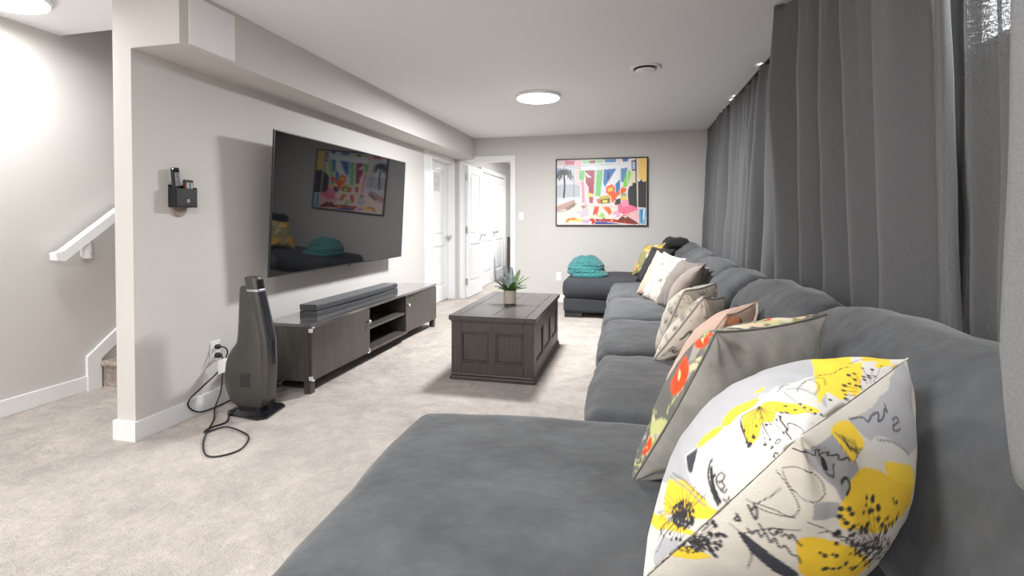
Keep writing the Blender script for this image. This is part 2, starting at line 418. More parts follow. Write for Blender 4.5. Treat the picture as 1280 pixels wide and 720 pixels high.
def write(cv, txt, x, y, h, wd, c, ang=0.0, italic=0.2, smooth=True):
    ca, sa = math.cos(ang), math.sin(ang); cx = 0.0
    for ch in txt:
        g = GL.get(ch, []); wmax = 0.3
        for st in g:
            pts = []
            for px, py in st:
                wmax = max(wmax, px); lx = (cx + px + italic * py) * h; ly = py * h
                pts.append((x + lx * ca - ly * sa, y + (lx * sa + ly * ca) * cv.asp))
            cv.stroke(pts, wd, c, smooth=smooth)
        cx += wmax + 0.16

def color_attr(me, cols):
    a = me.color_attributes.new('Col', 'FLOAT_COLOR', 'POINT')
    b = np.ones((len(cols), 4), np.float32); b[:, :3] = cols
    a.data.foreach_set('color', b.ravel())

#PILLOW-BEGIN
def pillow_surface(BL, BR, TR, TL, n, tf, tb, inset=0.10, p=0.55, sag=0.0, cr=0.0):
    """front & back grids (n+1)^2 of a stuffed square pillow; front = the side of the normal (BR-BL)x(TL-BL)"""
    BL, BR, TR, TL = [np.asarray(q, float) for q in (BL, BR, TR, TL)]
    s = np.linspace(-1, 1, n + 1); e = np.sin(s * math.pi / 2)
    U, V = np.meshgrid(e, e)
    r2 = 1.0
    ue = U * (1 - inset * (1 - V ** 2)); ve = V * (1 - inset * (1 - U ** 2))
    k_ = 1 - cr * (U * V) ** 6; ue = ue * k_; ve = ve * k_
    a = (ue + 1) / 2; b = (ve + 1) / 2
    P = ((1 - a) * (1 - b))[..., None] * BL + (a * (1 - b))[..., None] * BR + (a * b)[..., None] * TR + ((1 - a) * b)[..., None] * TL
    nn = np.cross(BR - BL, TL - BL); nn /= np.linalg.norm(nn)
    f = np.clip((1 - U ** 2) * (1 - V ** 2), 0, 1) ** p
    g = f * (1 + sag * (-V))
    F = P + nn * (tf * g)[..., None]; B = P - nn * (tb * g)[..., None]
    return U, V, F, B, nn
#PILLOW-END

def pillow(name, corners, m, label, tf=0.09, tb=0.09, n=48, inset=0.10, p=0.55, sag=0.0, front=None, back=None, piping=None, pr=0.005,
           wr=0.006, seed=0, group='throw pillows along the sofa', cat='pillow', extra=None, cr=0.0):
    U, V, F, B, nn = pillow_surface(*corners, n, tf, tb, inset, p, sag, cr)
    k = n + 1
    idx = np.arange(k * k).reshape(k, k)
    border = (np.abs(U) > 0.9999) | (np.abs(V) > 0.9999)
    # wrinkles: lumps plus gathers running in from the corners
    def wrinkle(S, sgn, sd):
        out = S.copy()
        for j in range(k):
            for i in range(k):
                if border[j, i]: continue
                u, v = U[j, i], V[j, i]
                d = fbm(u * 1.7 + sd, v * 1.7, sd * 3.3, 3)
                r = math.hypot(abs(u) - 1, abs(v) - 1); ang = math.atan2(1 - abs(v) + 1e-6, 1 - abs(u) + 1e-6)
                gth = math.sin(ang * 11 + sd) * math.exp(-(r / 0.45) ** 2) * min(1.0, r * 4)
                edge = min(1 - abs(u), 1 - abs(v)); gg = math.sin((u if abs(v) > abs(u) else v) * 17 + sd) * math.exp(-(edge / 0.16) ** 2) * min(1, edge * 9)
                out[j, i] += nn * sgn * wr * (d + 0.7 * gth + 0.4 * gg)
                if extra: out[j, i] += nn * sgn * extra(u, v, sgn)
        return out
    F = wrinkle(F, 1, 1.3 + seed); B = wrinkle(B, -1, 4.1 + seed)
    verts = [tuple(q) for q in F.reshape(-1, 3)]
    bidx = np.full((k, k), -1)
    inner = ~border
    bidx[inner] = np.arange(inner.sum()) + k * k; bidx[border] = idx[border]
    verts += [tuple(q) for q in B[inner]]
    faces = []
    for j in range(n):
        for i in range(n):
            faces.append((idx[j, i], idx[j, i + 1], idx[j + 1, i + 1], idx[j + 1, i]))
            q = (bidx[j, i], bidx[j + 1, i], bidx[j + 1, i + 1], bidx[j, i + 1])
            faces.append(q)
    org = np.mean(F.reshape(-1, 3), axis=0); org[2] = min(v[2] for v in verts)
    me = bpy.data.meshes.new(name); me.from_pydata([(v[0] - org[0], v[1] - org[1], v[2] - org[2]) for v in verts], [], [tuple(int(t) for t in f) for f in faces])
    me.polygons.foreach_set('use_smooth', [True] * len(me.polygons))
    mats = m if isinstance(m, (list, tuple)) else [m]
    for mm in mats: me.materials.append(mm)
    if len(mats) > 1:
        me.polygons.foreach_set('material_index', [i % 2 for i in range(len(me.polygons))])
    if front is not None or back is not None:
        uu = np.arcsin(np.clip(U, -1, 1)) / math.pi + 0.5; vv = np.arcsin(np.clip(V, -1, 1)) / math.pi + 0.5
        cf = (front or back).sample(uu.ravel(), vv.ravel())
        cb = (back or front).sample(uu[inner], vv[inner])
        color_attr(me, np.vstack([cf, cb]))
    o = bpy.data.objects.new(name, me); COL.objects.link(o); o.location = org
    finish(o, None, label, cat, group)
    if piping is not None:
        ring = [F[0, i] for i in range(k)] + [F[j, n] for j in range(1, k)] + [F[n, i] for i in range(n - 1, -1, -1)] + [F[j, 0] for j in range(n - 1, -1, -1)]
        bm = bmesh.new(); add_tube(bm, [Vector(q) for q in ring[::1]], pr, 6)
        obj('piping', bm, piping, o, smooth=True)
    return o

# ================================================================== the room shell
def wall(name, *b, m=None, parent=None):
    return box(name, *b, m or M['wall'], parent, kind='structure')
DB = 6.97          # back wall
XW = -2.53         # television wall
XH = -3.60         # hall / stair wall
XR = 1.25          # window wall
wall('floor', -3.72, 1.37, -3.0, 10.9, -0.12, 0.0, m=M['carpet'])
bm = bmesh.new(); add_box(bm, -3.72, 1.37, -3.0, 2.47, H, H + 0.12); add_box(bm, -2.65, 1.37, 2.47, 10.9, H, H + 0.12)
obj('ceiling', bm, M['ceil'], kind='structure')
wall('wall_hall', -3.72, XH, -3.0, 7.1, 0, 4.2)
wall('wall_rear', -3.72, 1.37, -3.12, -3.0, 0, H)
# television wall with the recessed door's opening
bm = bmesh.new()
add_box(bm, -2.65, XW, 2.065, 6.10, 0, H); add_box(bm, -2.65, XW, 6.10, 6.93, 2.0, H); add_box(bm, -2.65, XW, 6.93, DB + 0.12, 0, H)
obj('wall_left', bm, M['wall'], kind='structure')
# soffit along the television wall
wall('wall_soffit', XW, -2.22, 2.065, DB, 2.06, H)
# back wall with doorway
bm = bmesh.new()
add_box(bm, XW, -2.375, DB, DB + 0.12, 0, H); add_box(bm, -2.375, -1.675, DB, DB + 0.12, 2.03, H); add_box(bm, -1.675, 1.37, DB, DB + 0.12, 0, H)
obj('wall_back', bm, M['wall'], kind='structure')
# window wall, two high windows
W1 = (0.95, 2.26); W2 = (3.95, 5.5); WZ = (1.795, 2.28)
bm = bmesh.new()
add_box(bm, XR, XR + 0.12, -3.0, 10.9, 0, WZ[0]); add_box(bm, XR, XR + 0.12, -3.0, 10.9, WZ[1], H)
for a, b in ((-3.0, W1[0]), (W1[1], W2[0]), (W2[1], 10.9)): add_box(bm, XR, XR + 0.12, a, b, WZ[0], WZ[1])
obj('wall_right', bm, M['wall'], kind='structure')
for k, (a, b) in enumerate((W1, W2)):
    bm = bmesh.new(); f = 0.035
    for bb in ((a, b, WZ[0], WZ[0] + f), (a, b, WZ[1] - f, WZ[1]), (a, a + f, WZ[0], WZ[1]), (b - f, b, WZ[0], WZ[1]), ((a + b) / 2 - f / 2, (a + b) / 2 + f / 2, WZ[0], WZ[1])):
        add_box(bm, XR + 0.03, XR + 0.09, bb[0], bb[1], bb[2], bb[3])
    wn = obj('window_%d' % (k + 1), bm, M['white'], kind='structure')
    for q in (0, 1):
        y0 = a + f if q == 0 else (a + b) / 2 + f / 2; y1 = (a + b) / 2 - f / 2 if q == 0 else b - f
        box('pane', XR + 0.055, XR + 0.062, y0, y1, WZ[0] + f, WZ[1] - f, M['glass'], wn)
# stairwell and bedroom shells
bm = bmesh.new(); add_box(bm, -3.72, -2.53, 7.1, 7.22, 0, 4.2); add_box(bm, -2.77, -2.65, 2.47, 7.1, H + 0.12, 4.2); add_box(bm, -3.6, -2.65, 2.35, 2.47, H + 0.12, 4.2)
obj('wall_stairwell', bm, M['wall'], kind='structure')
wall('ceiling_stairwell', -3.72, -2.53, 2.35, 7.22, 4.2, 4.3, m=M['ceil'])
bm = bmesh.new(); add_box(bm, -2.65, -2.53, DB + 0.12, 10.9, 0, H); add_box(bm, -2.65, 1.37, 10.9, 11.02, 0, H)
obj('wall_bedroom', bm, M['wall'], kind='structure')

# baseboards
BH, BT = 0.103, 0.015
def board(name, x0, x1, y0, y1):
    return box(name, x0, x1, y0, y1, 0.0, BH, M['white'], bev=0.003, seg=1, kind='structure')
bm = bmesh.new(); add_box(bm, XW, XW + BT, 2.065, 5.835, 0, BH); add_box(bm, -2.665, XW + BT, 2.05, 2.065, 0, BH); add_box(bm, -2.665, -2.65, 2.065, 2.6, 0, BH)
obj('baseboard_left', bm, M['white'], kind='structure')
board('baseboard_hall', XH, XH + BT, -3.0, 2.61)
board('baseboard_back', -1.605, 1.25, DB - BT, DB)
board('baseboard_rear', -3.6, 1.25, -3.0, -3.0 + BT)
# white access panel in the soffit face
box('trim_1', -2.222, -2.212, 2.118, 2.424, 2.075, 2.335, M['ceil'], bev=0.003, seg=1, kind='structure')

# casings
def casing_y(name, y0, y1, ztop, x, w_, t=0.018):      # around an opening in the back wall at x0..x1 (faces -y)
    bm = bmesh.new()
    add_box(bm, y0 - w_, y0, x - t, x, 0, ztop, 0.003, 1); add_box(bm, y1, y1 + w_, x - t, x, 0, ztop, 0.003, 1)
    add_box(bm, y0 - w_, y1 + w_, x - t, x, ztop, ztop + w_, 0.003, 1)
    add_box(bm, y0, y0 + 0.012, x - 0.001, x + 0.13, 0, ztop - 0.012); add_box(bm, y1 - 0.012, y1, x - 0.001, x + 0.13, 0, ztop - 0.012)
    add_box(bm, y0, y1, x - 0.001, x + 0.13, ztop - 0.012, ztop)
    return obj(name, bm, M['white'], kind='structure')
casing_y('trim_2', -2.385, -1.67, 2.028, DB, 0.068)
bm = bmesh.new()
add_box(bm, XW, XW + 0.018, 6.03, 6.10, 0, 1.995, 0.003, 1); add_box(bm, XW, XW + 0.018, 6.925, DB - 0.02, 0, 1.995, 0.003, 1)
add_box(bm, XW, XW + 0.018, 6.03, DB - 0.02, 1.995, 2.058, 0.003, 1)
add_box(bm, XW, XW + 0.010, 5.85, 6.03, 0, 2.058)
add_box(bm, -2.652, XW + 0.002, 6.095, 6.11, 0, 2.0); add_box(bm, -2.652, XW + 0.002, 6.918, 6.933, 0, 2.0); add_box(bm, -2.652, XW + 0.002, 6.095, 6.933, 1.985, 2.0)
obj('trim_3', bm, M['white'], kind='structure')

def panel_door(name, x, y0, y1, side, zt=1.985, th=0.035, axis='x'):
    """door leaf in the plane x=const, panels on the +x face"""
    root = bpy.data.objects.new(name, None); COL.objects.link(root); root.location = (x, (y0 + y1) / 2, 0); root['kind'] = 'structure'
    st = 0.115; L = y1 - y0; rails = [(0.01, 0.22), (0.86, 1.06) if zt > 1 else (0, 0), (zt - 0.12, zt)]
    bm = bmesh.new()
    add_box(bm, x - th, x, y0, y0 + st, 0.01, zt); add_box(bm, x - th, x, y1 - st, y1, 0.01, zt)
    for a, b in ((0.01, 0.21), (0.80, 0.93), (zt - 0.12, zt)): add_box(bm, x - th, x, y0 + st, y1 - st, a, b)
    obj('leaf_frame', bm, M['door'], root)
    for a, b in ((0.21, 0.80), (0.93, zt - 0.12)):
        bm = bmesh.new(); add_box(bm, x - th + 0.004, x - 0.013, y0 + st, y1 - st, a, b)
        add_box(bm, x - 0.016, x - 0.004, y0 + st + 0.045, y1 - st - 0.045, a + 0.045, b - 0.045, 0.008, 1)
        obj('panel', bm, M['door'], root)
    return root
def knob(root, x, y, z, sgn=1):
    bm = bmesh.new()
    add_lathe(bm, [(0.03, x), (0.03, x + sgn * 0.008), (0.011, x + sgn * 0.012), (0.011, x + sgn * 0.035), (0.026, x + sgn * 0.042), (0.03, x + sgn * 0.055), (0.022, x + sgn * 0.068), (0.004, x + sgn * 0.07)], y, z, 20, 'x')
    return obj('door_knob', bm, M['metal'], root, smooth=True)
d1 = panel_door('door_1', -2.615, 6.112, 6.916, 1)
knob(d1, -2.615, 6.85, 0.915)
nt_ = box('door_notice', -2.614, -2.6115, 6.39, 6.585, 1.57, 1.83, M['notice'], None, label='small grey notice sheet hung high on the closed white door', cat='notice')
box('border', -2.6115, -2.610, 6.39, 6.40, 1.57, 1.83, M['plastic_white'], nt_)
# open bedroom door, swung in against the bedroom's left side
d2 = panel_door('door_2', -2.335, 7.02, 7.735, 1)
knob(d2, -2.335, 7.665, 0.93)
for z in (0.25, 1.02, 1.80):
    bm = bmesh.new(); add_box(bm, -2.366, -2.356, 6.985, 7.02, z - 0.045, z + 0.045); add_lathe(bm, [(0.007, z - 0.05), (0.007, z + 0.05)], -2.352, 7.012, 10)
    obj('hinge', bm, M['metal'], d2)
# bedroom closet with a pair of white doors
xc = -2.50
bm = bmesh.new(); add_box(bm, -2.53, xc + 0.03, 8.15, 8.22, 0, 2.0); add_box(bm, -2.53, xc + 0.03, 9.78, 9.85, 0, 2.0); add_box(bm, -2.53, xc + 0.03, 8.15, 9.85, 2.0, 2.07)
obj('trim_4', bm, M['white'], kind='structure')
for k, (a, b) in enumerate(((8.23, 8.995), (9.005, 9.77))):
    dd = panel_door('door_%d' % (3 + k), xc + 0.01, a, b, 1)
    knob(dd, xc + 0.01, b - 0.05 if k == 0 else a + 0.05, 0.95)

bd = thing('bed', 'grey bed with dark headboard glimpsed through the bedroom doorway', 'bed', (-1.4, 9.6, 0))
box('headboard', -2.215, -0.6, 8.93, 8.98, 0.0, 0.85, M['headboard'], bd)
box('frame', -2.18, -0.64, 8.98, 10.7, 0.05, 0.28, M['headboard'], bd)
soft_box('mattress', -2.19, -0.62, 9.0, 10.7, 0.27, 0.56, M['bed'], bd, r=0.06, crown=0.02)
# staircase beyond the hall
st = bpy.data.objects.new('staircase', None); COL.objects.link(st); st.location = (-3.12, 2.7, 0); st['kind'] = 'structure'
for k in range(11):
    bm = bmesh.new(); y = 2.70 + 0.25 * k; z = 0.187 * (k + 1)
    add_box(bm, -3.585, -2.652, y, y + 0.30, z - 0.187, z - 0.03)
    add_box(bm, -3.585, -2.652, y - 0.03, y + 0.26, z - 0.045, z, 0.02, 3)
    obj('step', bm, M['stair_carpet'], st, smooth=False)
bm = bmesh.new(); add_prism(bm, [(2.595, 0), (2.685, 0), (2.685, 0.20), (5.4, 2.236), (5.4, 2.33), (2.595, 0.235)], XH, XH + 0.022, 'x')
obj('trim_5', bm, M['white'], kind='structure')

# handrail
hr = thing('handrail', 'white wooden handrail sloping up the stair wall', 'handrail', (XH, 2.6, 0.8))
bm = bmesh.new(); sl = 0.77
poly = [(2.362, 0.912), (2.408, 0.902), (4.9, 0.902 + 0.78 * 2.492), (4.9, 0.968 + 0.78 * 2.492), (2.40, 0.968), (2.358, 0.958)]
add_prism(bm, poly, XH + 0.045, XH + 0.105, 'x'); obj('rail', bm, M['white'], hr)
for y in (2.575, 4.2):
    z = 0.89 + sl * (y - 2.42)
    bm = bmesh.new(); add_box(bm, XH, XH + 0.02, y + 0.005, y + 0.06, z - 0.10, z + 0.03, 0.004, 1)
    add_lathe(bm, [(0.026, z - 0.10), (0.026, z - 0.01), (0.02, z + 0.03)], XH + 0.06, y, 16); add_box(bm, XH + 0.01, XH + 0.06, y - 0.012, y + 0.03, z - 0.09, z - 0.02)
    b = obj('bracket', bm, M['white'], hr)
    bm = bmesh.new(); add_lathe(bm, [(0.006, XH + 0.086), (0.006, XH + 0.09)], y + 0.005, z - 0.07, 10, 'x'); obj('screw', bm, M['metal'], b)

# ceiling lamps
for k, (x, y, kk) in enumerate(LAMPS):
    lab = {0: 'round white ceiling light glowing in the middle of the living room ceiling', 1: 'round white ceiling light glowing in the hall near the stairs',
           2: 'round white ceiling light above the near chaise, out of frame', 3: 'unseen round ceiling light added at the rear of the room as fill, out of frame',
           4: 'unseen round ceiling light added in the rear hall as fill, out of frame', 5: 'unseen round ceiling light added to brighten the bedroom'}[k]
    t = thing('ceiling_light', lab, 'ceiling light', (x, y, H - 0.045), 'round ceiling lights')
    bm = bmesh.new(); add_lathe(bm, [(0.215, H), (0.215, H - 0.02), (0.205, H - 0.03)], x, y, 48); obj('rim', bm, M['plastic_white'], t, smooth=False)
    bm = bmesh.new(); add_lathe(bm, [(0.203, H - 0.022), (0.20, H - 0.036), (0.17, H - 0.043), (0.0, H - 0.046)][:3] + [(0.01, H - 0.046)], x, y, 48); obj('diffuser', bm, M['lamp'], t, smooth=True)
    area_lamp(x, y, kk)

# round ceiling air vent
t = thing('ceiling_vent', 'round white air vent in the ceiling near the curtains', 'vent', (0.115, 4.04, H - 0.04))
bm = bmesh.new(); add_lathe(bm, [(0.118, H), (0.122, H - 0.008), (0.112, H - 0.014), (0.092, H - 0.010), (0.088, H)], 0.115, 4.04, 40, cap=False); obj('ring', bm, M['plastic_white'], t, smooth=True)
bm = bmesh.new(); add_lathe(bm, [(0.02, H), (0.02, H - 0.018), (0.078, H - 0.02), (0.080, H - 0.028), (0.07, H - 0.034), (0.01, H - 0.036)], 0.115, 4.04, 40); obj('disc', bm, M['plastic_white'], t, smooth=True)
bm = bmesh.new(); add_lathe(bm, [(0.09, H - 0.001), (0.09, H - 0.004)], 0.115, 4.04, 32); obj('throat', bm, M['black'], t)

# switch and outlets
def plate_y(name, x, z, label, cat, toggles, wd=0.07, ht=0.115):
    t = thing(name, label, cat, (x, DB, z - ht / 2))
    box('plate', x - wd / 2, x + wd / 2, DB - 0.006, DB, z - ht / 2, z + ht / 2, M['plastic_white'], t, bev=0.002, seg=1)
    for dz, hh in toggles: box('rocker' if cat == 'switch' else 'socket', x - 0.017, x + 0.017, DB - 0.010, DB - 0.005, z + dz - hh, z + dz + hh, M['plastic_white'], t, bev=0.002, seg=1)
    return t
plate_y('light_switch', -1.518, 1.222, 'white light switch plate beside the bedroom doorway', 'switch', [(0, 0.033)])
plate_y('wall_outlet', -0.975, 0.365, 'white outlet low on the back wall beside the ottoman', 'outlet', [(0.022, 0.014), (-0.022, 0.014)])
t = thing('wall_outlet', 'white outlet low on the television wall with black plugs in it', 'outlet', (XW, 2.582, 0.28))
box('plate', XW, XW + 0.006, 2.545, 2.622, 0.283, 0.408, M['plastic_white'], t, bev=0.002, seg=1)
for dz in (0.372, 0.318): box('socket', XW + 0.004, XW + 0.009, 2.562, 2.604, dz - 0.015, dz + 0.015, M['plastic_white'], t, bev=0.003, seg=1)

# ================================================================== curtains
def curtain(name, xt, xb, y0, y1, zb, label, m, nf=9, amp=0.03, seed=1, zt=H - 0.012, lean=0.0, ny=None, fl=None, kick=None, small_k=0.28):
    rnd = random.Random(seed)
    L = abs(y1 - y0); ny = ny or max(40, int(L * 90)); nz_ = 46
    ph = [rnd.random() * 6.28 for _ in range(6)]
    vs = []; fs = []
    for j in range(nz_ + 1):
        t = j / nz_; z = zt + (zb - zt) * t
        for i in range(ny + 1):
            s = i / ny; q = s * nf + 0.25 * math.sin(s * 9 + ph[0]) + 0.10 * math.sin(t * 2.4 + s * 14 + ph[1])
            prof = math.sin(2 * math.pi * q + ph[2]); prof = math.copysign(abs(prof) ** 0.9, prof)
            small = math.sin(2 * math.pi * q * 3.3 + ph[3])
            a = amp * (0.75 + 0.45 * math.sin(s * 6 + ph[4]) + 0.35 * t)
            off = prof * a * (0.55 + 0.45 * min(1, t * 4)) + small * amp * small_k * max(0, 1 - t * 1.6)
            off += 0.010 * mnoise.noise((s * L * 5, z * 3.0, seed))
            x = xt + (xb - xt) * (t ** 1.2) + off
            if fl: x += fl(s, t)
            y = y0 + (y1 - y0) * s + lean * t * (1 - s) + 0.012 * math.cos(2 * math.pi * q + ph[2]) * t
            zz = z + (0.008 * math.sin(2 * math.pi * q * 2.0) if j == 0 else 0)
            if kick: zz += kick(s, t)
            vs.append((x, y, zz))
    for j in range(nz_):
        for i in range(ny):
            a = j * (ny + 1) + i; fs.append((a, a + 1, a + ny + 2, a + ny + 1))
    bm = bmesh.new(); bv = [bm.verts.new(v) for v in vs]
    for f in fs: bm.faces.new([bv[k] for k in f])
    o = obj(name, bm, m, smooth=True, label=label, cat='curtain', group='dark curtains along the window wall')
    md = o.modifiers.new('cloth', 'SOLIDIFY'); md.thickness = 0.003; md.offset = 0
    return o
curtain('curtain', 1.00, 0.93, 6.90, 5.05, 0.42, 'dark grey curtain panel farthest along the wall, hung at the back corner', M['curtain'], 6, 0.055, 3)
curtain('curtain', 1.02, 0.95, 5.10, 3.10, 0.42, 'dark grey curtain panel between the back corner panel and the wide near panel', M['curtain'], 6, 0.06, 5)
curtain('curtain', 0.835, 0.925, 3.13, 1.70, 0.42, 'wide dark grey curtain panel hung forward of the far ones, deep folds', M['curtain'], 5.5, 0.075, 8, small_k=0.15)
curtain('curtain', 0.93, 0.96, 1.90, 1.69, 0.42, 'dark grey curtain sheet added behind the panels to darken the gaps beside the narrow strip', M['curtain'], 1.5, 0.012, 23)  # added sheet: blocks window light so the gaps between panels stay dark
curtain('curtain', 0.83, 0.90, 1.655, 1.605, 0.42, 'narrow gathered grey curtain strip between two dark gaps', M['curtain_light'], 1, 0.018, 11, ny=24)
curtain('curtain', 0.835, 0.90, 1.505, 1.20, 0.42, 'grey curtain panel with the bright window showing through its top right', M['curtain_open'], 1.2, 0.02, 14)
curtain('curtain', 0.565, 0.545, 0.885, 0.35, 0.77, 'pale grey curtain edge nearest the camera at the right border', M['curtain_pale'], 1.6, 0.018, 17,
        kick=lambda s, t: (0.20 * max(0, 1 - s / 0.10) ** 2 * t ** 3))
# curtain track fixed to the ceiling
box('curtain_track', 0.99, 1.03, 3.2, 6.93, H - 0.012, H, M['black'], label='thin dark curtain track along the ceiling at the far window', cat='curtain track')

# ================================================================== sofa
sofa = thing('sectional_sofa', 'long charcoal suede sectional sofa with a deep chaise at the near end', 'sofa', (0.2, 3.3, 0))
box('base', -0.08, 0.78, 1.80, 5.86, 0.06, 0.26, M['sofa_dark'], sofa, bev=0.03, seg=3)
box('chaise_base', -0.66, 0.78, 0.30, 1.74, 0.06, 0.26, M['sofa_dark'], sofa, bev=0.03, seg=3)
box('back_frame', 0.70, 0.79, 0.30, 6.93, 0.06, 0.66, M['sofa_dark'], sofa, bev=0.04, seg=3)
for x, y in ((-0.02, 2.0), (-0.02, 3.8), (-0.02, 5.7), (-0.60, 0.45), (-0.60, 1.62), (0.72, 0.45), (0.72, 3.6), (0.72, 6.8)):
    box('foot', x - 0.04, x + 0.04, y - 0.04, y + 0.04, 0.0, 0.065, M['feet'], sofa)
seat_y = [1.80, 2.69, 3.62, 4.66, 5.72]
for k in range(4):
    soft_box('seat_cushion', -0.165 - 0.012 * k, 0.60, seat_y[k] + 0.004, seat_y[k + 1] - 0.004, 0.235, 0.455, M['sofa'], sofa, r=0.07, crown=0.035, nz=0.010, ns=7, seed=k)
soft_box('chaise_cushion', -0.715, 0.60, 0.36, 1.79, 0.23, 0.465, M['sofa'], sofa, r=0.062, crown=0.018, nz=0.007, seed=9,
         shear=lambda c: (c.x - 0.05 * max(0, (c.y - 0.8)) * (1 if c.x < 0 else 0) * min(1, -c.x / 0.5), c.y - 0.11 * max(0, -c.x - 0.0) * max(0, (c.y - 0.6) / 1.2), c.z))
def lean(x0, z0, k):
    return lambda c: (c.x + k * (c.z - z0), c.y, c.z)
back_y = [(0.30, 1.95, 0.875), (1.97, 2.93, 0.845), (2.95, 3.72, 0.83), (3.74, 4.72, 0.83), (4.74, 5.75, 0.84), (5.77, 6.90, 0.86)]
for k, (a, b, zt) in enumerate(back_y):
    soft_box('back_cushion', 0.44, 0.70, a, b, 0.44, zt, M['sofa'], sofa, r=0.11, crown=0.035, nz=0.014, ns=3.5, seed=20 + k, shear=lean(0.5, 0.44, 0.33))

ott = thing('ottoman', 'square charcoal upholstered ottoman at the far end by the back wall', 'ottoman', (-0.2, 6.4, 0))
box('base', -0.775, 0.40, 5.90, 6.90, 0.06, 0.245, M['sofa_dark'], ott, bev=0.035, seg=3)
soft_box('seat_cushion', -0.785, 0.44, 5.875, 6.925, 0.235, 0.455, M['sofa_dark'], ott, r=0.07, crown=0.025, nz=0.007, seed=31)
for x0, x1, y0, y1 in ((-0.76, -0.55, 5.92, 6.05), (-0.76, -0.55, 6.75, 6.88), (0.20, 0.38, 5.92, 6.05), (0.20, 0.38, 6.75, 6.88)):
    box('foot', x0, x1, y0, y1, 0.0, 0.07, M['feet'], ott)
# ================================================================== television
tv = thing('television', 'large flat black television mounted on the left wall, tilted down', 'television', (-2.42, 3.9, 0.77))
ty0, ty1, tz0, tz1 = 2.872, 4.868, 0.775, 1.776
tilt = Matrix.Rotation(-math.radians(-3.1), 3, 'Y')
def tvbox(name, x0, x1, y0, y1, z0, z1, m, par, bev=0.0):
    bm = bmesh.new(); add_box(bm, x0, x1, y0, y1, z0, z1, bev, 1); bmesh.ops.rotate(bm, verts=bm.verts, cent=(-2.375, 0, tz0), matrix=tilt)
    return obj(name, bm, m, par)
tvbox('back_shell', -2.42, -2.378, ty0 + 0.16, ty1 - 0.16, tz0 + 0.08, tz1 - 0.12, M['black'], tv, 0.006)
fr = tvbox('bezel', -2.385, -2.3705, ty0, ty1, tz0, tz1, M['black'], tv, 0.002)
tvbox('screen', -2.371, -2.3695, ty0 + 0.008, ty1 - 0.008, tz0 + 0.012, tz1 - 0.008, M['screen'], tv)
tvbox('sensor', -2.380, -2.372, 3.85, 3.89, tz0 - 0.008, tz0 + 0.002, M['black'], tv)
box('wall_bracket', XW + 0.001, -2.41, 3.5, 4.2, 1.05, 1.45, M['black'], tv)

# ================================================================== media console
cs = thing('media_console', 'long low espresso media console under the television with two doors and open shelves', 'tv stand', (-2.25, 3.98, 0))
cx0, cx1, cy0, cy1, cz0, cz1 = -2.435, -2.06, 2.885, 5.075, 0.085, 0.470
th_ = 0.022
box('top', cx0, cx1 + 0.004, cy0 - 0.004, cy1 + 0.004, cz1 - th_, cz1, M['espresso_top'], cs, bev=0.002, seg=1)
box('side_panel', cx0, cx1 - 0.02, cy0, cy0 + th_, cz0, cz1 - th_, M['espresso'], cs)
box('side_panel', cx0, cx1 - 0.02, cy1 - th_, cy1, cz0, cz1 - th_, M['espresso'], cs)
box('bottom', cx0, cx1 - 0.02, cy0 + th_, cy1 - th_, cz0, cz0 + th_, M['espresso'], cs)
box('back_panel', cx0, cx0 + 0.008, cy0 + th_, cy1 - th_, cz0 + th_, cz1 - th_, M['black'], cs)
dv1, dv2 = 3.645, 4.345
for y in (dv1, dv2): box('divider', cx0 + 0.008, cx1 - 0.004, y - th_ / 2, y + th_ / 2, cz0 + th_, cz1 - th_, M['espresso'], cs)
box('shelf', cx0 + 0.008, cx1 - 0.015, dv1 + th_ / 2, dv2 - th_ / 2, 0.268, 0.286, M['espresso'], cs)
box('front_rail', cx1 - 0.02, cx1, dv1 - 0.005, dv2 + 0.005, cz0, cz0 + 0.024, M['espresso'], cs)
for y0, y1, rot, kn in ((cy0 + 0.004, dv1 - 0.004, 0, 1), (dv2 + 0.006, cy1 - 0.002, -2.0, 0)):
    bm = bmesh.new(); add_box(bm, cx1 - 0.018, cx1 + 0.002, y0, y1, cz0 + 0.003, cz1 - th_ - 0.002, 0.002, 1)
    hinge = Vector((cx1 - 0.018, y1 if rot else y0, 0)); R = Matrix.Rotation(math.radians(rot), 3, 'Z')
    if rot: bmesh.ops.rotate(bm, verts=bm.verts, cent=hinge, matrix=R)
    d = obj('door', bm, M['espresso'], cs)
    ky = y1 - 0.035 if kn else y0 + 0.04
    bm = bmesh.new(); x = cx1 + 0.002
    add_lathe(bm, [(0.008, x), (0.006, x + 0.012), (0.014, x + 0.018), (0.017, x + 0.026), (0.013, x + 0.034), (0.003, x + 0.036)], ky, 0.345, 18, 'x')
    if rot: bmesh.ops.rotate(bm, verts=bm.verts, cent=hinge, matrix=R)
    obj('knob', bm, M['metal'], d, smooth=True)
    for yy in (y0, y1):
        for zz in (cz0 + 0.003, cz1 - th_ - 0.002):
            if kn and yy == y1 and zz > 0.3: continue
            if (not kn) and yy == y1 and zz < 0.3: continue
            bm = bmesh.new(); sy = 1 if yy == y0 else -1; sz = 1 if zz < 0.3 else -1
            a, b = sorted((yy - sy * 0.004, yy + sy * 0.026)); c, e = sorted((zz - sz * 0.004, zz + sz * 0.007))
            add_box(bm, x - 0.022, x + 0.006, a, b, c, e, 0.002, 1)
            a, b = sorted((yy - sy * 0.004, yy + sy * 0.006)); c, e = sorted((zz - sz * 0.004, zz + sz * 0.032))
            add_box(bm, x - 0.022, x + 0.006, a, b, c, e, 0.002, 1)
            if rot: bmesh.ops.rotate(bm, verts=bm.verts, cent=hinge, matrix=R)
            obj('corner_guard', bm, M['clip'], d)
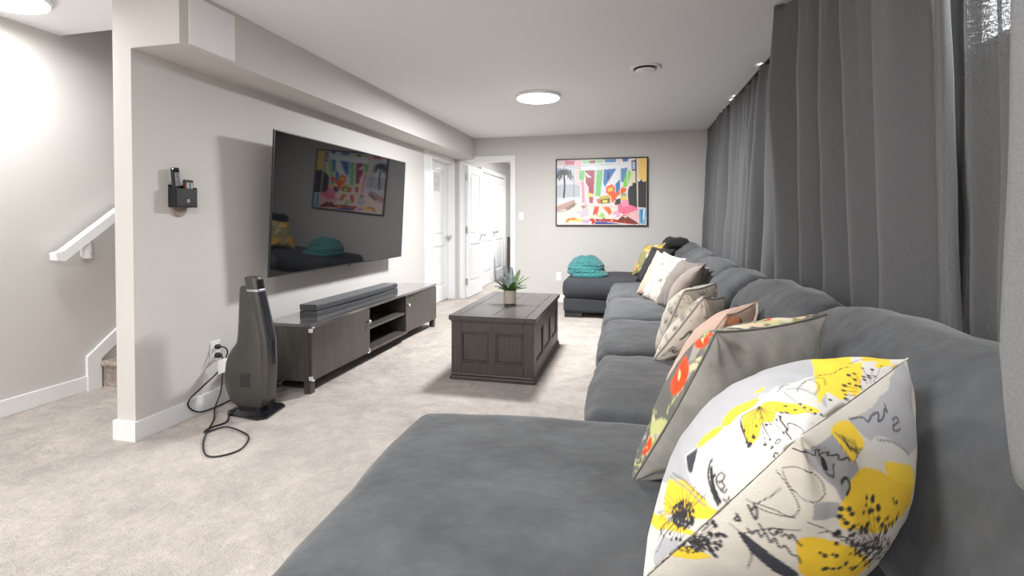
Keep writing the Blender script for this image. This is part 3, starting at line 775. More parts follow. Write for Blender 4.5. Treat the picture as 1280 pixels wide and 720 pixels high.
for x in (cx0 + 0.03, cx1 - 0.035):
    for y in (cy0 + 0.03, dv1, dv2, cy1 - 0.03):
        if y in (dv1, dv2) and x > -2.2: continue
        box('leg', x - 0.024, x + 0.024, y - 0.024, y + 0.024, 0.0, cz0, M['espresso'], cs)

sbx = thing('soundbar', 'long slim dark grey soundbar in two stacked tiers on the media console', 'soundbar', (-2.26, 3.77, cz1))
def bar(name, z0, z1, x0, x1, y0, y1, bow, m):
    bm = bmesh.new(); n = 24; rows = []
    for i in range(n + 1):
        s = i / n; y = y0 + (y1 - y0) * s; b = bow * (1 - (2 * s - 1) ** 2)
        rows.append([bm.verts.new(p) for p in ((x0, y, z0), (x1 + b, y, z0), (x1 + b + 0.002, y, z0 + 0.004), (x1 + b + 0.002, y, z1 - 0.005), (x1 + b - 0.004, y, z1), (x0, y, z1))])
    for a, b in zip(rows, rows[1:]):
        for k in range(6): bm.faces.new([a[k], a[(k + 1) % 6], b[(k + 1) % 6], b[k]])
    bm.faces.new(rows[0][::-1]); bm.faces.new(rows[-1])
    return obj(name, bm, m, sbx)
bar('lower_tier', cz1, cz1 + 0.036, -2.325, -2.185, 3.13, 4.40, 0.0, M['soundbar'])
bar('upper_tier', cz1 + 0.043, cz1 + 0.082, -2.325, -2.187, 3.128, 4.40, 0.012, M['soundbar'])
bar('upper_lid', cz1 + 0.082, cz1 + 0.085, -2.325, -2.192, 3.130, 4.398, 0.012, M['soundbar_top'])
for y in (3.2, 4.3): box('spacer', -2.31, -2.21, y, y + 0.05, cz1 + 0.036, cz1 + 0.043, M['black'], sbx)

pa = thing('power_adapter', 'small black power adapter lying on the carpet under the media console', 'adapter', (-2.33, 3.02, 0))
box('body', -2.37, -2.27, 2.99, 3.08, 0.002, 0.032, M['black'], pa, bev=0.005)
tube('lead', [(-2.27, 3.03, 0.014), (-2.23, 3.06, 0.008), (-2.25, 3.16, 0.006), (-2.33, 3.25, 0.006), (-2.40, 3.40, 0.006)], 0.004, M['cord'], pa)

# ================================================================== tower fan
fn = thing('tower_fan', 'tall dark tower fan with a bulging lower body standing left of the media console', 'fan', (-2.24, 2.57, 0))
fy = 2.555
def loft(name, secs, m, parent, n=28, cap=True, sq=3.2):
    """secs: z, x0, x1, y0, y1 -> superellipse sections"""
    bm = bmesh.new(); rings = []
    S = []
    for a, b in zip(secs, secs[1:]):
        for k in range(4): S.append([a[i] + (b[i] - a[i]) * k / 4 for i in range(5)])
    S.append(list(secs[-1]))
    # smooth the rows
    A = np.array(S)
    for _ in range(1): A[1:-1] = (A[:-2] + 2 * A[1:-1] + A[2:]) / 4
    for z, x0, x1, y0, y1 in A:
        ring = []
        for k in range(n):
            t = 2 * math.pi * k / n; c, s = math.cos(t), math.sin(t)
            px = math.copysign(abs(c) ** (2 / sq), c); py = math.copysign(abs(s) ** (2 / sq), s)
            ring.append(bm.verts.new(((x0 + x1) / 2 + px * (x1 - x0) / 2, (y0 + y1) / 2 + py * (y1 - y0) / 2, z)))
        rings.append(ring)
    for a, b in zip(rings, rings[1:]):
        for k in range(n): bm.faces.new([a[k], a[(k + 1) % n], b[(k + 1) % n], b[k]])
    bm.faces.new(rings[0][::-1]); bm.faces.new(rings[-1])
    return obj(name, bm, m, parent, smooth=True)
hs = loft('housing', [(0.035, -2.33, -2.14, fy - 0.04, fy + 0.04), (0.06, -2.37, -2.12, fy - 0.048, fy + 0.048), (0.13, -2.405, -2.105, fy - 0.052, fy + 0.052), (0.22, -2.415, -2.10, fy - 0.052, fy + 0.052),
     (0.30, -2.405, -2.10, fy - 0.05, fy + 0.05), (0.37, -2.37, -2.105, fy - 0.047, fy + 0.047), (0.42, -2.325, -2.11, fy - 0.045, fy + 0.045), (0.50, -2.315, -2.12, fy - 0.043, fy + 0.043),
     (0.72, -2.305, -2.16, fy - 0.037, fy + 0.037), (0.755, -2.302, -2.165, fy - 0.034, fy + 0.034), (0.765, -2.295, -2.17, fy - 0.028, fy + 0.028)], M['fan'], fn)
loft('front_column', [(0.06, -2.14, -2.095, fy - 0.044, fy + 0.044), (0.30, -2.14, -2.078, fy - 0.047, fy + 0.047), (0.45, -2.15, -2.090, fy - 0.045, fy + 0.045), (0.62, -2.19, -2.13, fy - 0.042, fy + 0.042),
     (0.80, -2.26, -2.168, fy - 0.039, fy + 0.039), (0.818, -2.262, -2.172, fy - 0.037, fy + 0.037), (0.824, -2.255, -2.18, fy - 0.03, fy + 0.03)], M['fan'], fn, sq=4)
def strip(name, rows, m, parent):
    bm = bmesh.new(); R_ = [[bm.verts.new((x, fy - h, z)), bm.verts.new((x + 0.004, fy - h * 0.5, z)), bm.verts.new((x + 0.004, fy + h * 0.5, z)), bm.verts.new((x, fy + h, z)), bm.verts.new((x - 0.02, fy + h, z)), bm.verts.new((x - 0.02, fy - h, z))] for x, h, z in rows]
    for a, b in zip(R_, R_[1:]):
        for k in range(6): bm.faces.new([a[k], a[(k + 1) % 6], b[(k + 1) % 6], b[k]])
    bm.faces.new(R_[0][::-1]); bm.faces.new(R_[-1])
    return obj(name, bm, m, parent)
gr = strip('front_grille', [(-2.083, 0.031, 0.30), (-2.086, 0.033, 0.45), (-2.127, 0.031, 0.62), (-2.155, 0.030, 0.735)], M['fan_grille'], fn)
strip('control_panel', [(-2.159, 0.030, 0.752), (-2.166, 0.028, 0.805)], M['black_gloss'], fn)
loft('silver_band', [(0.735, -2.243, -2.153, fy - 0.0415, fy + 0.0415), (0.75, -2.248, -2.157, fy - 0.0415, fy + 0.0415)], M['silver'], fn, sq=4)
for k in range(9):
    z = 0.165 + k * 0.0095
    box('vent_slot', -2.275, -2.205, fy - 0.0535, fy - 0.048, z, z + 0.004, M['black'], hs)
bm = bmesh.new(); add_prism(bm, [(-2.10, 2.435), (-2.06, 2.47), (-2.085, 2.66), (-2.13, 2.69), (-2.31, 2.665), (-2.355, 2.63), (-2.36, 2.50), (-2.33, 2.465)], 0.0, 0.012, 'z')
add_lathe(bm, [(0.11, 0.012), (0.085, 0.03), (0.06, 0.042)], -2.22, fy, 24)
obj('base', bm, M['black_gloss'], fn)
tube('power_cord', [(-2.31, 2.53, 0.03), (-2.335, 2.49, 0.006), (-2.25, 2.37, 0.006), (-2.275, 2.28, 0.006), (-2.25, 2.225, 0.006), (-2.19, 2.30, 0.012), (-2.057, 2.277, 0.006), (-1.964, 2.218, 0.006), (-1.911, 2.099, 0.006), (-1.955, 2.018, 0.006), (-2.027, 2.01, 0.006), (-2.137, 2.10, 0.006), (-2.232, 2.215, 0.008), (-2.35, 2.385, 0.008), (-2.455, 2.50, 0.02), (-2.46, 2.551, 0.101), (-2.46, 2.565, 0.208), (-2.465, 2.575, 0.29), (-2.485, 2.583, 0.318), (-2.50, 2.583, 0.318)], 0.0045, M['cord'], fn, n=8)
bm = bmesh.new(); add_lathe(bm, [(0.017, XW + 0.009), (0.018, XW + 0.03), (0.011, XW + 0.045)], 2.583, 0.318, 16, 'x'); obj('plug', bm, M['black'], fn, smooth=True)
bm = bmesh.new()
add_prism(bm, [(-2.480, 0.205), (-2.414, 0.235), (-2.37, 0.310), (-2.355, 0.319), (-2.365, 0.335), (-2.392, 0.322), (-2.485, 0.295)], 2.5535, 2.555, 'y'); obj('warning_tag', bm, M['paper'], fn)

pc = thing('console_cord', 'black power cord looping from the upper socket down the wall to the console', 'cord', (-2.5, 2.6, 0.0))
bm = bmesh.new(); add_lathe(bm, [(0.015, XW + 0.009), (0.016, XW + 0.028), (0.009, XW + 0.04)], 2.583, 0.372, 16, 'x'); obj('plug', bm, M['black'], pc, smooth=True)
tube('cable', [(XW + 0.036, 2.583, 0.372), (-2.46, 2.59, 0.365), (-2.455, 2.60, 0.325), (-2.485, 2.57, 0.232), (-2.49, 2.468, 0.174), (-2.50, 2.372, 0.121), (-2.50, 2.36, 0.075), (-2.495, 2.426, 0.02), (-2.49, 2.54, 0.008), (-2.495, 2.68, 0.007), (-2.48, 2.88, 0.006), (-2.46, 3.1, 0.006)], 0.0045, M['cord'], pc)

# ================================================================== remote holder
rh = thing('remote_holder', 'black plastic remote control holder fixed to the left wall', 'holder', (XW, 2.345, 1.235))
bm = bmesh.new(); a, b, zt = 2.268, 2.408, 1.345
add_box(bm, XW, XW + 0.006, a, b, 1.24, zt + 0.02, 0.002, 1); add_box(bm, XW + 0.052, XW + 0.058, a, b, 1.24, zt, 0.002, 1); add_box(bm, XW, XW + 0.058, a, b, 1.238, 1.246, 0.002, 1)
add_box(bm, XW, XW + 0.058, a, a + 0.006, 1.24, zt + 0.008, 0.002, 1); add_box(bm, XW, XW + 0.058, b - 0.006, b, 1.24, zt + 0.008, 0.002, 1)
obj('pocket', bm, M['black'], rh)
bm = bmesh.new(); add_lathe(bm, [(0.011, XW + 0.057), (0.011, XW + 0.0605)], 2.345, 1.275, 20, 'x'); obj('badge', bm, M['metal'], rh)
bm = bmesh.new(); add_lathe(bm, [(0.05, XW), (0.045, XW + 0.012)], 2.335, 1.232, 24, 'x'); obj('adhesive_pad', bm, M['taupe_light'], rh)
r1 = thing('remote_control', 'black rounded remote leaning at the left in the wall holder', 'remote', (XW + 0.03, 2.30, 1.25))
bm = bmesh.new(); add_box(bm, XW + 0.02, XW + 0.042, 2.279, 2.327, 1.25, 1.462, 0.010, 3, rot=Matrix.Rotation(math.radians(5), 3, 'X'), piv=(0, 2.30, 1.25)); obj('body', bm, M['black_gloss'], r1, smooth=False)
bm = bmesh.new()
for i in range(3):
    for j in range(7): add_box(bm, XW + 0.042, XW + 0.044, 2.289 + i * 0.011, 2.297 + i * 0.011, 1.36 + j * 0.011, 1.367 + j * 0.011, rot=Matrix.Rotation(math.radians(5), 3, 'X'), piv=(0, 2.30, 1.25))
obj('buttons', bm, M['remote_key'], r1)
r2 = thing('remote_control', 'dark remote with red, blue and white buttons at the right in the wall holder', 'remote', (XW + 0.03, 2.375, 1.25))
box('body', XW + 0.026, XW + 0.044, 2.338, 2.396, 1.248, 1.398, M['fan'], r2, bev=0.004)
for nm, kk, ys in (('red_buttons', 'key_red', (2.342,)), ('blue_buttons', 'key_blue', (2.367,)), ('white_buttons', 'key_white', (2.3545, 2.3795))):
    bm = bmesh.new()
    for y in ys:
        for j in range(4): add_box(bm, XW + 0.043, XW + 0.046, y, y + 0.009, 1.348 + j * 0.0085, 1.354 + j * 0.0085)
    obj(nm, bm, M[kk], r2)

# ================================================================== trunk coffee table
ct = thing('coffee_table', 'dark stained wooden trunk coffee table with panelled sides on the carpet', 'coffee table', (-0.965, 4.0, 0))
TX0, TX1, TY0, TY1 = -1.27, -0.655, 3.42, 4.62
box('plinth', TX0 - 0.012, TX1 + 0.012, TY0 - 0.012, TY1 + 0.012, 0.0, 0.030, M['trunk'], ct, bev=0.006)
box('plinth_moulding', TX0 - 0.004, TX1 + 0.004, TY0 - 0.004, TY1 + 0.004, 0.030, 0.048, M['trunk'], ct, bev=0.007)
box('carcass', TX0 + 0.016, TX1 - 0.016, TY0 + 0.016, TY1 - 0.016, 0.04, 0.43, M['trunk'], ct)
zb_, zt_ = 0.045, 0.425
def face(axis, fixed, inward, lo, hi, n, st_=0.075):
    """frame and raised panels on one side of the trunk"""
    def bx(bm, a, b, z0, z1, d0, d1, bev=0.0):
        x0, x1 = sorted((fixed + inward * d0, fixed + inward * d1))
        if axis == 'x': add_box(bm, x0, x1, a, b, z0, z1, bev, 1)
        else: add_box(bm, a, b, x0, x1, z0, z1, bev, 1)
    mid = 0.05
    Wd = (hi - lo - 2 * st_ - (n - 1) * mid) / n
    for a, b in [(lo, lo + st_), (hi - st_, hi)] + [(lo + st_ + Wd * k + mid * (k - 1), lo + st_ + Wd * k + mid * k) for k in range(1, n)]:
        bm = bmesh.new(); bx(bm, a, b, zb_, zt_, 0, 0.018, 0.002); obj('stile', bm, M['trunk'], ct)
    for a, b in ((zb_, zb_ + 0.085), (zt_ - 0.075, zt_)):
        bm = bmesh.new(); bx(bm, lo + st_, hi - st_, a, b, 0.0005, 0.018, 0.002); obj('rail', bm, M['trunk'], ct)
    for k in range(n):
        a = lo + st_ + k * (Wd + mid); b = a + Wd; z0, z1 = zb_ + 0.085, zt_ - 0.075
        bm = bmesh.new()
        for q in ((a, a + 0.014, z0, z1), (b - 0.014, b, z0, z1), (a + 0.014, b - 0.014, z0, z0 + 0.014), (a + 0.014, b - 0.014, z1 - 0.014, z1)): bx(bm, *q, 0.002, 0.018, 0.003)
        p = None
        bm2 = bmesh.new(); bx(bm2, a + 0.014, b - 0.014, z0 + 0.014, z1 - 0.014, 0.010, 0.018, 0.003); p = obj('panel', bm2, M['trunk'], ct)
        obj('bead', bm, M['trunk'], p)
face('y', TY0, 1, TX0, TX1, 2); face('y', TY1, -1, TX0, TX1, 2)
face('x', TX0, 1, TY0 + 0.0181, TY1 - 0.0181, 3); face('x', TX1, -1, TY0 + 0.0181, TY1 - 0.0181, 3)
box('top_moulding', TX0 - 0.006, TX1 + 0.006, TY0 - 0.006, TY1 + 0.006, 0.425, 0.438, M['trunk'], ct, bev=0.004)
# lid: framed planks in four fields, joints recessed
lx0, lx1, ly0, ly1 = TX0 - 0.016, TX1 + 0.016, TY0 - 0.016, TY1 + 0.016; ym = 3.935; xm = (lx0 + lx1) / 2; g = 0.0015; bw = 0.075
box('lid_core', lx0 + 0.004, lx1 - 0.004, ly0 + 0.004, ly1 - 0.004, 0.436, 0.464, M['trunk_top'], ct)
for a, b in ((ly0, ym - g), (ym + g, ly1)):
    fb = bw if a == ly0 else 0.0; eb = bw if b == ly1 else 0.0
    for q in ((lx0, lx0 + bw - g, a, b), (lx1 - bw + g, lx1, a, b)): box('lid_board', *q, 0.438, 0.470, M['trunk_top'], ct, bev=0.002, seg=1)
    if fb: box('lid_board', lx0 + bw, lx1 - bw, a, a + bw - g, 0.438, 0.470, M['trunk_top'], ct, bev=0.002, seg=1)
    if eb: box('lid_board', lx0 + bw, lx1 - bw, b - bw + g, b, 0.438, 0.470, M['trunk_top'], ct, bev=0.002, seg=1)
    for q in ((lx0 + bw + g, xm - g), (xm + g, lx1 - bw - g)): box('lid_panel', *q, a + fb + g, b - eb - g, 0.440, 0.4695, M['trunk_top'], ct, bev=0.002, seg=1)

# ================================================================== potted fern
pf = thing('potted_fern', 'small green fern in a ribbed cream pot on the trunk table', 'plant', (-0.965, 3.98, 0.47))
px_, py_ = -0.965, 3.985
bm = bmesh.new(); prof = [(0.040, 0.470), (0.046, 0.474)]
for k in range(15):
    z = 0.478 + k * 0.0068; prof += [(0.0515, z), (0.0525, z + 0.0034)]
prof += [(0.0525, 0.585), (0.047, 0.586), (0.045, 0.565), (0.01, 0.562)]
add_lathe(bm, prof, px_, py_, 36); obj('pot', bm, M['pot'], pf, smooth=True)
bm = bmesh.new(); add_lathe(bm, [(0.046, 0.56), (0.044, 0.572), (0.02, 0.578), (0.003, 0.579)], px_, py_, 24); obj('soil', bm, M['soil'], pf, smooth=True)
rf = random.Random(5)
fr_specs = [(200, 0.20, 0.55, 1), (155, 0.17, 0.25, 1), (100, 0.21, 0.1, 1), (60, 0.20, 0.18, 0), (20, 0.20, 0.5, 0), (335, 0.17, 0.75, 0), (290, 0.14, 0.8, 0), (250, 0.13, 0.9, 0), (225, 0.15, 0.5, 0),
            (125, 0.22, 0.06, 1), (180, 0.15, 0.9, 1), (5, 0.13, 0.95, 0), (310, 0.12, 0.35, 0), (80, 0.12, 0.6, 0), (215, 0.10, 0.2, 0), (30, 0.17, 0.3, 0)]
for az, Lf, droop, dusty in fr_specs:
    a = math.radians(az + rf.uniform(-8, 8)); d = Vector((math.cos(a), math.sin(a), 0)); bm = bmesh.new(); pts = []
    for k in range(13):
        t = k / 12
        out = Lf * (0.42 + 0.62 * droop) * t ** 1.1; up = Lf * (1.0 - 0.45 * droop) * t - Lf * 0.35 * droop * t * t
        pts.append(Vector((px_, py_, 0.572)) + d * (0.016 + out) + Vector((0, 0, up)))
    add_tube(bm, pts, 0.0014, 5, rfun=lambda t: 1 - 0.7 * t)
    side = d.cross(Vector((0, 0, 1))).normalized()
    for k in range(1, 26):
        t = k / 26; i = min(11, int(t * 12)); f = t * 12 - i; p = pts[i].lerp(pts[i + 1], f); tan = (pts[i + 1] - pts[i]).normalized(); nrm = side.cross(tan).normalized()
        ln = 0.034 * math.sin(math.pi * (0.12 + 0.86 * t)) ** 0.8 * (0.9 + 0.2 * rf.random()) + 0.004
        for s in (-1, 1):
            q = (side * s * 0.9 + tan * 0.55 + nrm * rf.uniform(-0.15, 0.2)).normalized(); wv = tan * 0.0056
            tip = p + q * ln - Vector((0, 0, ln * 0.12)); mid_ = p + q * ln * 0.45
            vs = [bm.verts.new(p - wv * 0.4), bm.verts.new(mid_ - wv + nrm * 0.0012), bm.verts.new(tip), bm.verts.new(mid_ + wv + nrm * 0.0012), bm.verts.new(p + wv * 0.4)]
            bm.faces.new(vs)
    obj('frond', bm, M['fern_dusty'] if dusty else M['fern'], pf)

# ================================================================== teal knitted blanket
bk = thing('knit_blanket', 'folded teal chunky knit blanket heaped on the ottoman', 'blanket', (-0.52, 6.2, 0.47))
def knit_lump(name, x0, x1, y0, y1, z0, h, seed, sq=2.6, rows=9, fold=0.0):
    nu, nv = 150, 76; vs = []; fs = []
    for j in range(nv + 1):
        t = j / nv * math.pi / 2 * 1.0     # 0 rim .. pi/2 crown
        for i in range(nu):
            a = 2 * math.pi * i / nu; c, s = math.cos(a), math.sin(a)
            cx_ = math.copysign(abs(c) ** (2 / sq), c); sy_ = math.copysign(abs(s) ** (2 / sq), s)
            r = math.cos(t) ** 0.75; x = (x0 + x1) / 2 + cx_ * r * (x1 - x0) / 2; y = (y0 + y1) / 2 + sy_ * r * (y1 - y0) / 2
            z = z0 + h * math.sin(t) ** 0.85 * (1 + 0.16 * fbm(x * 5 + seed, y * 5, 0))
            row = j / nv * rows; lat = a * 11 / (2 * math.pi) * 2
            k = abs(math.sin(math.pi * row)) ** 0.6; st = abs(math.sin(math.pi * (lat + 0.35 * math.sin(2 * math.pi * row))))
            dd = 0.013 * (k * (0.45 + 0.55 * st) - 0.5) * min(1.0, 3.0 * math.cos(t) + 0.25)
            n_ = Vector((cx_ * r / (x1 - x0), sy_ * r / (y1 - y0), math.sin(t) / h / 2)).normalized()
            ridge = 0.018 * fold * math.sin(z * 60 + 3 * c)
            vs.append((x + n_.x * (dd + ridge), y + n_.y * (dd + ridge), max(z0 - 0.004, z + n_.z * dd)))
    bm = bmesh.new(); bv = [bm.verts.new(v) for v in vs]
    for j in range(nv):
        for i in range(nu):
            bm.faces.new([bv[j * nu + i], bv[j * nu + (i + 1) % nu], bv[(j + 1) * nu + (i + 1) % nu], bv[(j + 1) * nu + i]])
    bm.faces.new([bv[i] for i in range(nu)][::-1])
    return obj(name, bm, M['teal'], bk, smooth=True)
knit_lump('lower_fold', -0.72, -0.26, 6.00, 6.42, 0.468, 0.09, 1, rows=3)
knit_lump('upper_fold', -0.765, -0.30, 6.03, 6.50, 0.500, 0.20, 4, rows=7, fold=0.35)

# ================================================================== framed picture
pic = thing('framed_picture', 'colourful abstract street collage print in a thin black frame on the back wall', 'picture', (-0.39, DB, 1.08))
fx0, fx1, fz0, fz1 = -1.018, 0.235, 1.082, 2.02; fw = 0.016
for q in ((fx0, fx1, fz0, fz0 + fw), (fx0, fx1, fz1 - fw, fz1), (fx0, fx0 + fw, fz0 + fw, fz1 - fw), (fx1 - fw, fx1, fz0 + fw, fz1 - fw)):
    box('frame_rail', q[0], q[1], DB - 0.038, DB - 0.002, q[2], q[3], M['frame'], pic, bev=0.002, seg=1)
cv = Canvas(330, 240, (236, 224, 220))
def A(pts): return [((x - 96) / 672.0, 1 - (y - 124) / 486.0) for x, y in pts]
def ap(c, *p, al=1.0): cv.poly(A(p), c, al)
ap((238, 222, 220), (96, 124), (768, 124), (768, 610), (96, 610))
ap((215, 218, 224), (96, 124), (280, 124), (280, 420), (96, 470)); ap((150, 178, 214), (96, 180), (160, 190), (120, 236), (96, 240))
ap((222, 196, 200), (96, 124), (285, 124), (285, 180), (96, 160)); ap((198, 98, 116), (150, 130), (235, 130), (230, 160), (165, 158)); ap((236, 178, 186), (235, 130), (285, 128), (285, 180), (250, 170))
ap((186, 190, 196), (96, 310), (275, 305), (275, 400), (96, 405)); ap((232, 205, 205), (240, 190), (300, 200), (300, 330), (232, 300))
ap((156, 205, 150), (290, 128), (350, 126), (350, 160), (290, 158)); ap((160, 66, 80), (350, 132), (388, 130), (386, 158), (345, 158)); ap((170, 212, 168), (388, 126), (455, 126), (440, 158), (388, 158))
ap((86, 138, 186), (455, 126), (545, 126), (545, 155), (470, 160)); ap((70, 120, 170), (590, 124), (640, 122), (625, 150), (595, 146))
ap((232, 236, 240), (285, 156), (660, 146), (655, 196), (285, 202))
ap((120, 194, 118), (270, 205), (318, 205), (300, 285), (268, 268)); ap((168, 62, 84), (318, 205), (390, 205), (375, 390), (332, 372), (318, 290)); ap((244, 240, 240), (308, 214), (365, 260), (330, 255))
ap((198, 216, 200), (385, 205), (408, 205), (396, 400), (376, 395)); ap((128, 200, 124), (402, 205), (448, 205), (428, 398), (394, 400))
ap((224, 226, 236), (448, 205), (520, 200), (470, 360), (430, 396)); ap((64, 124, 190), (455, 202), (548, 196), (520, 240), (462, 330), (450, 300)); ap((40, 66, 120), (478, 226, ), (496, 222), (496, 270), (478, 276))
ap((236, 238, 244), (548, 196), (576, 196), (572, 270), (520, 330), (505, 300)); ap((92, 142, 186), (580, 196), (630, 192), (600, 300), (580, 290)); ap((64, 128, 186), (540, 310), (575, 275), (580, 340), (545, 380))
ap((142, 212, 92), (632, 198), (656, 232), (630, 330), (596, 338), (604, 280)); ap((226, 222, 180), (656, 240), (690, 220), (690, 300), (640, 330))
ap((236, 150, 172), (285, 285), (305, 285), (312, 440), (292, 450)); ap((248, 214, 220), (312, 290), (340, 330), (340, 440), (315, 440)); ap((246, 220, 122), (330, 372), (374, 378), (366, 420), (340, 430))
ap((242, 98, 30), (470, 330), (515, 310), (535, 330), (540, 380), (552, 372), (590, 335), (625, 345), (612, 372), (560, 392), (530, 440), (515, 450), (508, 400), (470, 370)); ap((252, 190, 90), (478, 342), (520, 330), (524, 360), (490, 368))
ap((236, 116, 84), (400, 420), (500, 385), (505, 445), (410, 455)); ap((206, 190, 80), (420, 402), (500, 388), (500, 410), (425, 424)); ap((120, 116, 60), (425, 424), (500, 412), (498, 450), (432, 455)); ap((252, 226, 120), (446, 430), (480, 426), (480, 445), (448, 448))
ap((186, 90, 110), (345, 400), (376, 402), (372, 450), (345, 448)); ap((66, 60, 70), (530, 425), (580, 415), (582, 465), (536, 462)); ap((150, 176, 140), (580, 380), (624, 376), (620, 410), (582, 412)); ap((240, 206, 90), (582, 400), (625, 396), (622, 425), (582, 430))
ap((238, 118, 150), (555, 460), (640, 440), (690, 470), (710, 500), (640, 540), (560, 520)); ap((242, 150, 176), (585, 430), (632, 425), (640, 470), (590, 480))
ap((246, 224, 214), (96, 520), (260, 450), (560, 470), (560, 610), (96, 610)); ap((208, 200, 212), (260, 520), (330, 470), (345, 540), (280, 556)); ap((230, 84, 56), (385, 475), (420, 475), (405, 540), (372, 535)); ap((248, 170, 120), (440, 478), (480, 476), (510, 538), (470, 510))
ap((230, 110, 60), (455, 476), (500, 480), (515, 520), (495, 538)); ap((174, 216, 112), (430, 520), (456, 525), (466, 560), (418, 556)); ap((240, 170, 196), (520, 520), (560, 500), (580, 545), (540, 560))
ap((196, 160, 150), (96, 470), (230, 420), (245, 455), (140, 500), (96, 510)); ap((150, 140, 120), (150, 490), (230, 440), (240, 470), (180, 500))
ap((250, 210, 120), (160, 590), (200, 560), (300, 566), (330, 580), (300, 592), (200, 580)); ap((244, 140, 40), (160, 592), (180, 562), (230, 556), (262, 570), (200, 572), (178, 594)); ap((206, 170, 220), (290, 576), (345, 572), (340, 598), (295, 596))
ap((186, 52, 44), (345, 566), (520, 566), (700, 596), (690, 608), (500, 588), (350, 582)); ap((60, 74, 150), (385, 586), (470, 588), (600, 606), (390, 606)); ap((196, 60, 46), (360, 560), (388, 566), (384, 604), (364, 604))
ap((126, 56, 40), (560, 572), (600, 536), (662, 560), (720, 604), (640, 596), (565, 590)); ap((240, 190, 190), (610, 536), (700, 500), (720, 560), (700, 590)); ap((120, 180, 210), (712, 494), (766, 488), (764, 606), (716, 600)); ap((70, 120, 170), (725, 500), (740, 500), (735, 596), (728, 590)); ap((230, 240, 248), (745, 492), (755, 492), (750, 580), (744, 570))
ap((246, 206, 116), (706, 118), (768, 114), (768, 300), (706, 270))
ap((54, 52, 54), (628, 372), (642, 330), (664, 322), (668, 300), (690, 306), (700, 288), (716, 296), (728, 278), (744, 298), (766, 292), (766, 486), (700, 480), (668, 470), (640, 460)); ap((70, 74, 86), (658, 140), (690, 138), (690, 216), (660, 214)); ap((190, 200, 216), (664, 150), (684, 150), (684, 206), (664, 206))
for x in (578, 632): cv.stroke(A([(x, 196), (x - 2, 400)]), 0.006, (225, 230, 236))
cv.stroke(A([(690, 130), (694, 480)]), 0.013, (40, 38, 40)); cv.stroke(A([(698, 130), (703, 480)]), 0.012, (226, 218, 204)); cv.stroke(A([(225, 190), (228, 400)]), 0.006, (120, 116, 120)); cv.stroke(A([(96, 130), (200, 175), (285, 190)]), 0.004, (120, 110, 116)); cv.stroke(A([(285, 170), (570, 160)]), 0.004, (150, 150, 160))
cv.stroke(A([(152, 240), (156, 320), (150, 405)]), 0.020, (52, 50, 54))
for k in range(15):
    a_ = -0.5 + k * 4.2 / 14; L_ = 62 + 8 * math.sin(k * 2.1); ex, ey = 155 + L_ * math.cos(a_), 236 - L_ * 0.85 * math.sin(a_)
    cv.stroke(A([(155, 236), ((155 + ex) / 2, (236 + ey) / 2 - 14), (ex, ey + 14)]), 0.011, (60, 58, 62))
    for q in (0.45, 0.7, 0.9): cv.stroke(A([(155 + (ex - 155) * q, 236 + (ey - 236) * q - 8), (155 + (ex - 155) * q + 2, 236 + (ey - 236) * q + 16)]), 0.007, (70, 68, 72))
cv.stroke(A([(100, 515), (180, 500), (250, 450)]), 0.006, (110, 90, 86)); cv.stroke(A([(290, 468), (440, 470), (560, 478)]), 0.004, (200, 150, 140))
rp = random.Random(2)
for k in range(36):
    x, y = rp.uniform(250, 620), rp.uniform(410, 590); c = rp.choice([(230, 90, 60), (240, 150, 180), (250, 220, 140), (255, 255, 255), (120, 170, 200), (90, 80, 80)])
    cv.poly(A([(x, y), (x + rp.uniform(8, 30), y + rp.uniform(-10, 10)), (x + rp.uniform(4, 26), y + rp.uniform(6, 22))]), c, 0.8)
na, nb = 220, 160; vs = []; uvx = []
for j in range(nb + 1):
    for i in range(na + 1):
        u, v = i / na, j / nb; vs.append((fx0 + fw + u * (fx1 - fx0 - 2 * fw), DB - 0.022, fz0 + fw + v * (fz1 - fz0 - 2 * fw))); uvx.append((u, v))
fs = [(j * (na + 1) + i, j * (na + 1) + i + 1, (j + 1) * (na + 1) + i + 1, (j + 1) * (na + 1) + i) for j in range(nb) for i in range(na)]
me = bpy.data.meshes.new('print'); me.from_pydata([(a - pic.location.x, b - pic.location.y, c - pic.location.z) for a, b, c in vs], [], fs); me.materials.append(M['art'])
uvx = np.array(uvx); color_attr(me, cv.sample(uvx[:, 0], uvx[:, 1]))
po = bpy.data.objects.new('print', me); COL.objects.link(po); po.parent = pic
box('backing', fx0 + 0.004, fx1 - 0.004, DB - 0.0215, DB - 0.003, fz0 + 0.004, fz1 - 0.004, M['frame'], pic)

M['velvet_grey'] = mat('grey_velvet', (0.25, 0.238, 0.21), 0.75, bump=0.12, bscale=260, var=0.28, vscale=9, sheen=0.35)
M['hem'] = mat('pale_hem', (0.80, 0.72, 0.62), 0.85)
def V4(bl, br, tr, tl): return (bl, br, tr, tl)
def para(bl, tl, tr): return (bl, tuple(bl[i] + tr[i] - tl[i] for i in range(3)), tr, tl)
P1 = para((0.02, 6.35, 0.47), (0.20, 6.42, 0.86), (0.42, 6.12, 0.90))
P2 = para((0.07, 5.70, 0.48), (0.27, 5.75, 0.86), (0.46, 5.40, 0.86))
P3 = para((0.062, 4.80, 0.48), (0.252, 4.82, 0.885), (0.397, 4.43, 0.85))
P4 = para((0.105, 4.53, 0.482), (0.293, 4.54, 0.889), (0.44, 4.153, 0.86))
P5 = para((0.20, 4.16, 0.475), (0.405, 4.22, 0.855), (0.55, 3.86, 0.85))
P6 = para((0.255, 3.74, 0.475), (0.508, 3.70, 0.85), (0.612, 4.07, 0.80))
P7 = para((0.122, 2.643, 0.475), (0.25, 2.462, 0.836), (0.461, 2.824, 0.836))
P8 = para((0.108, 2.504, 0.475), (0.332, 2.409, 0.817), (0.484, 2.75, 0.77))
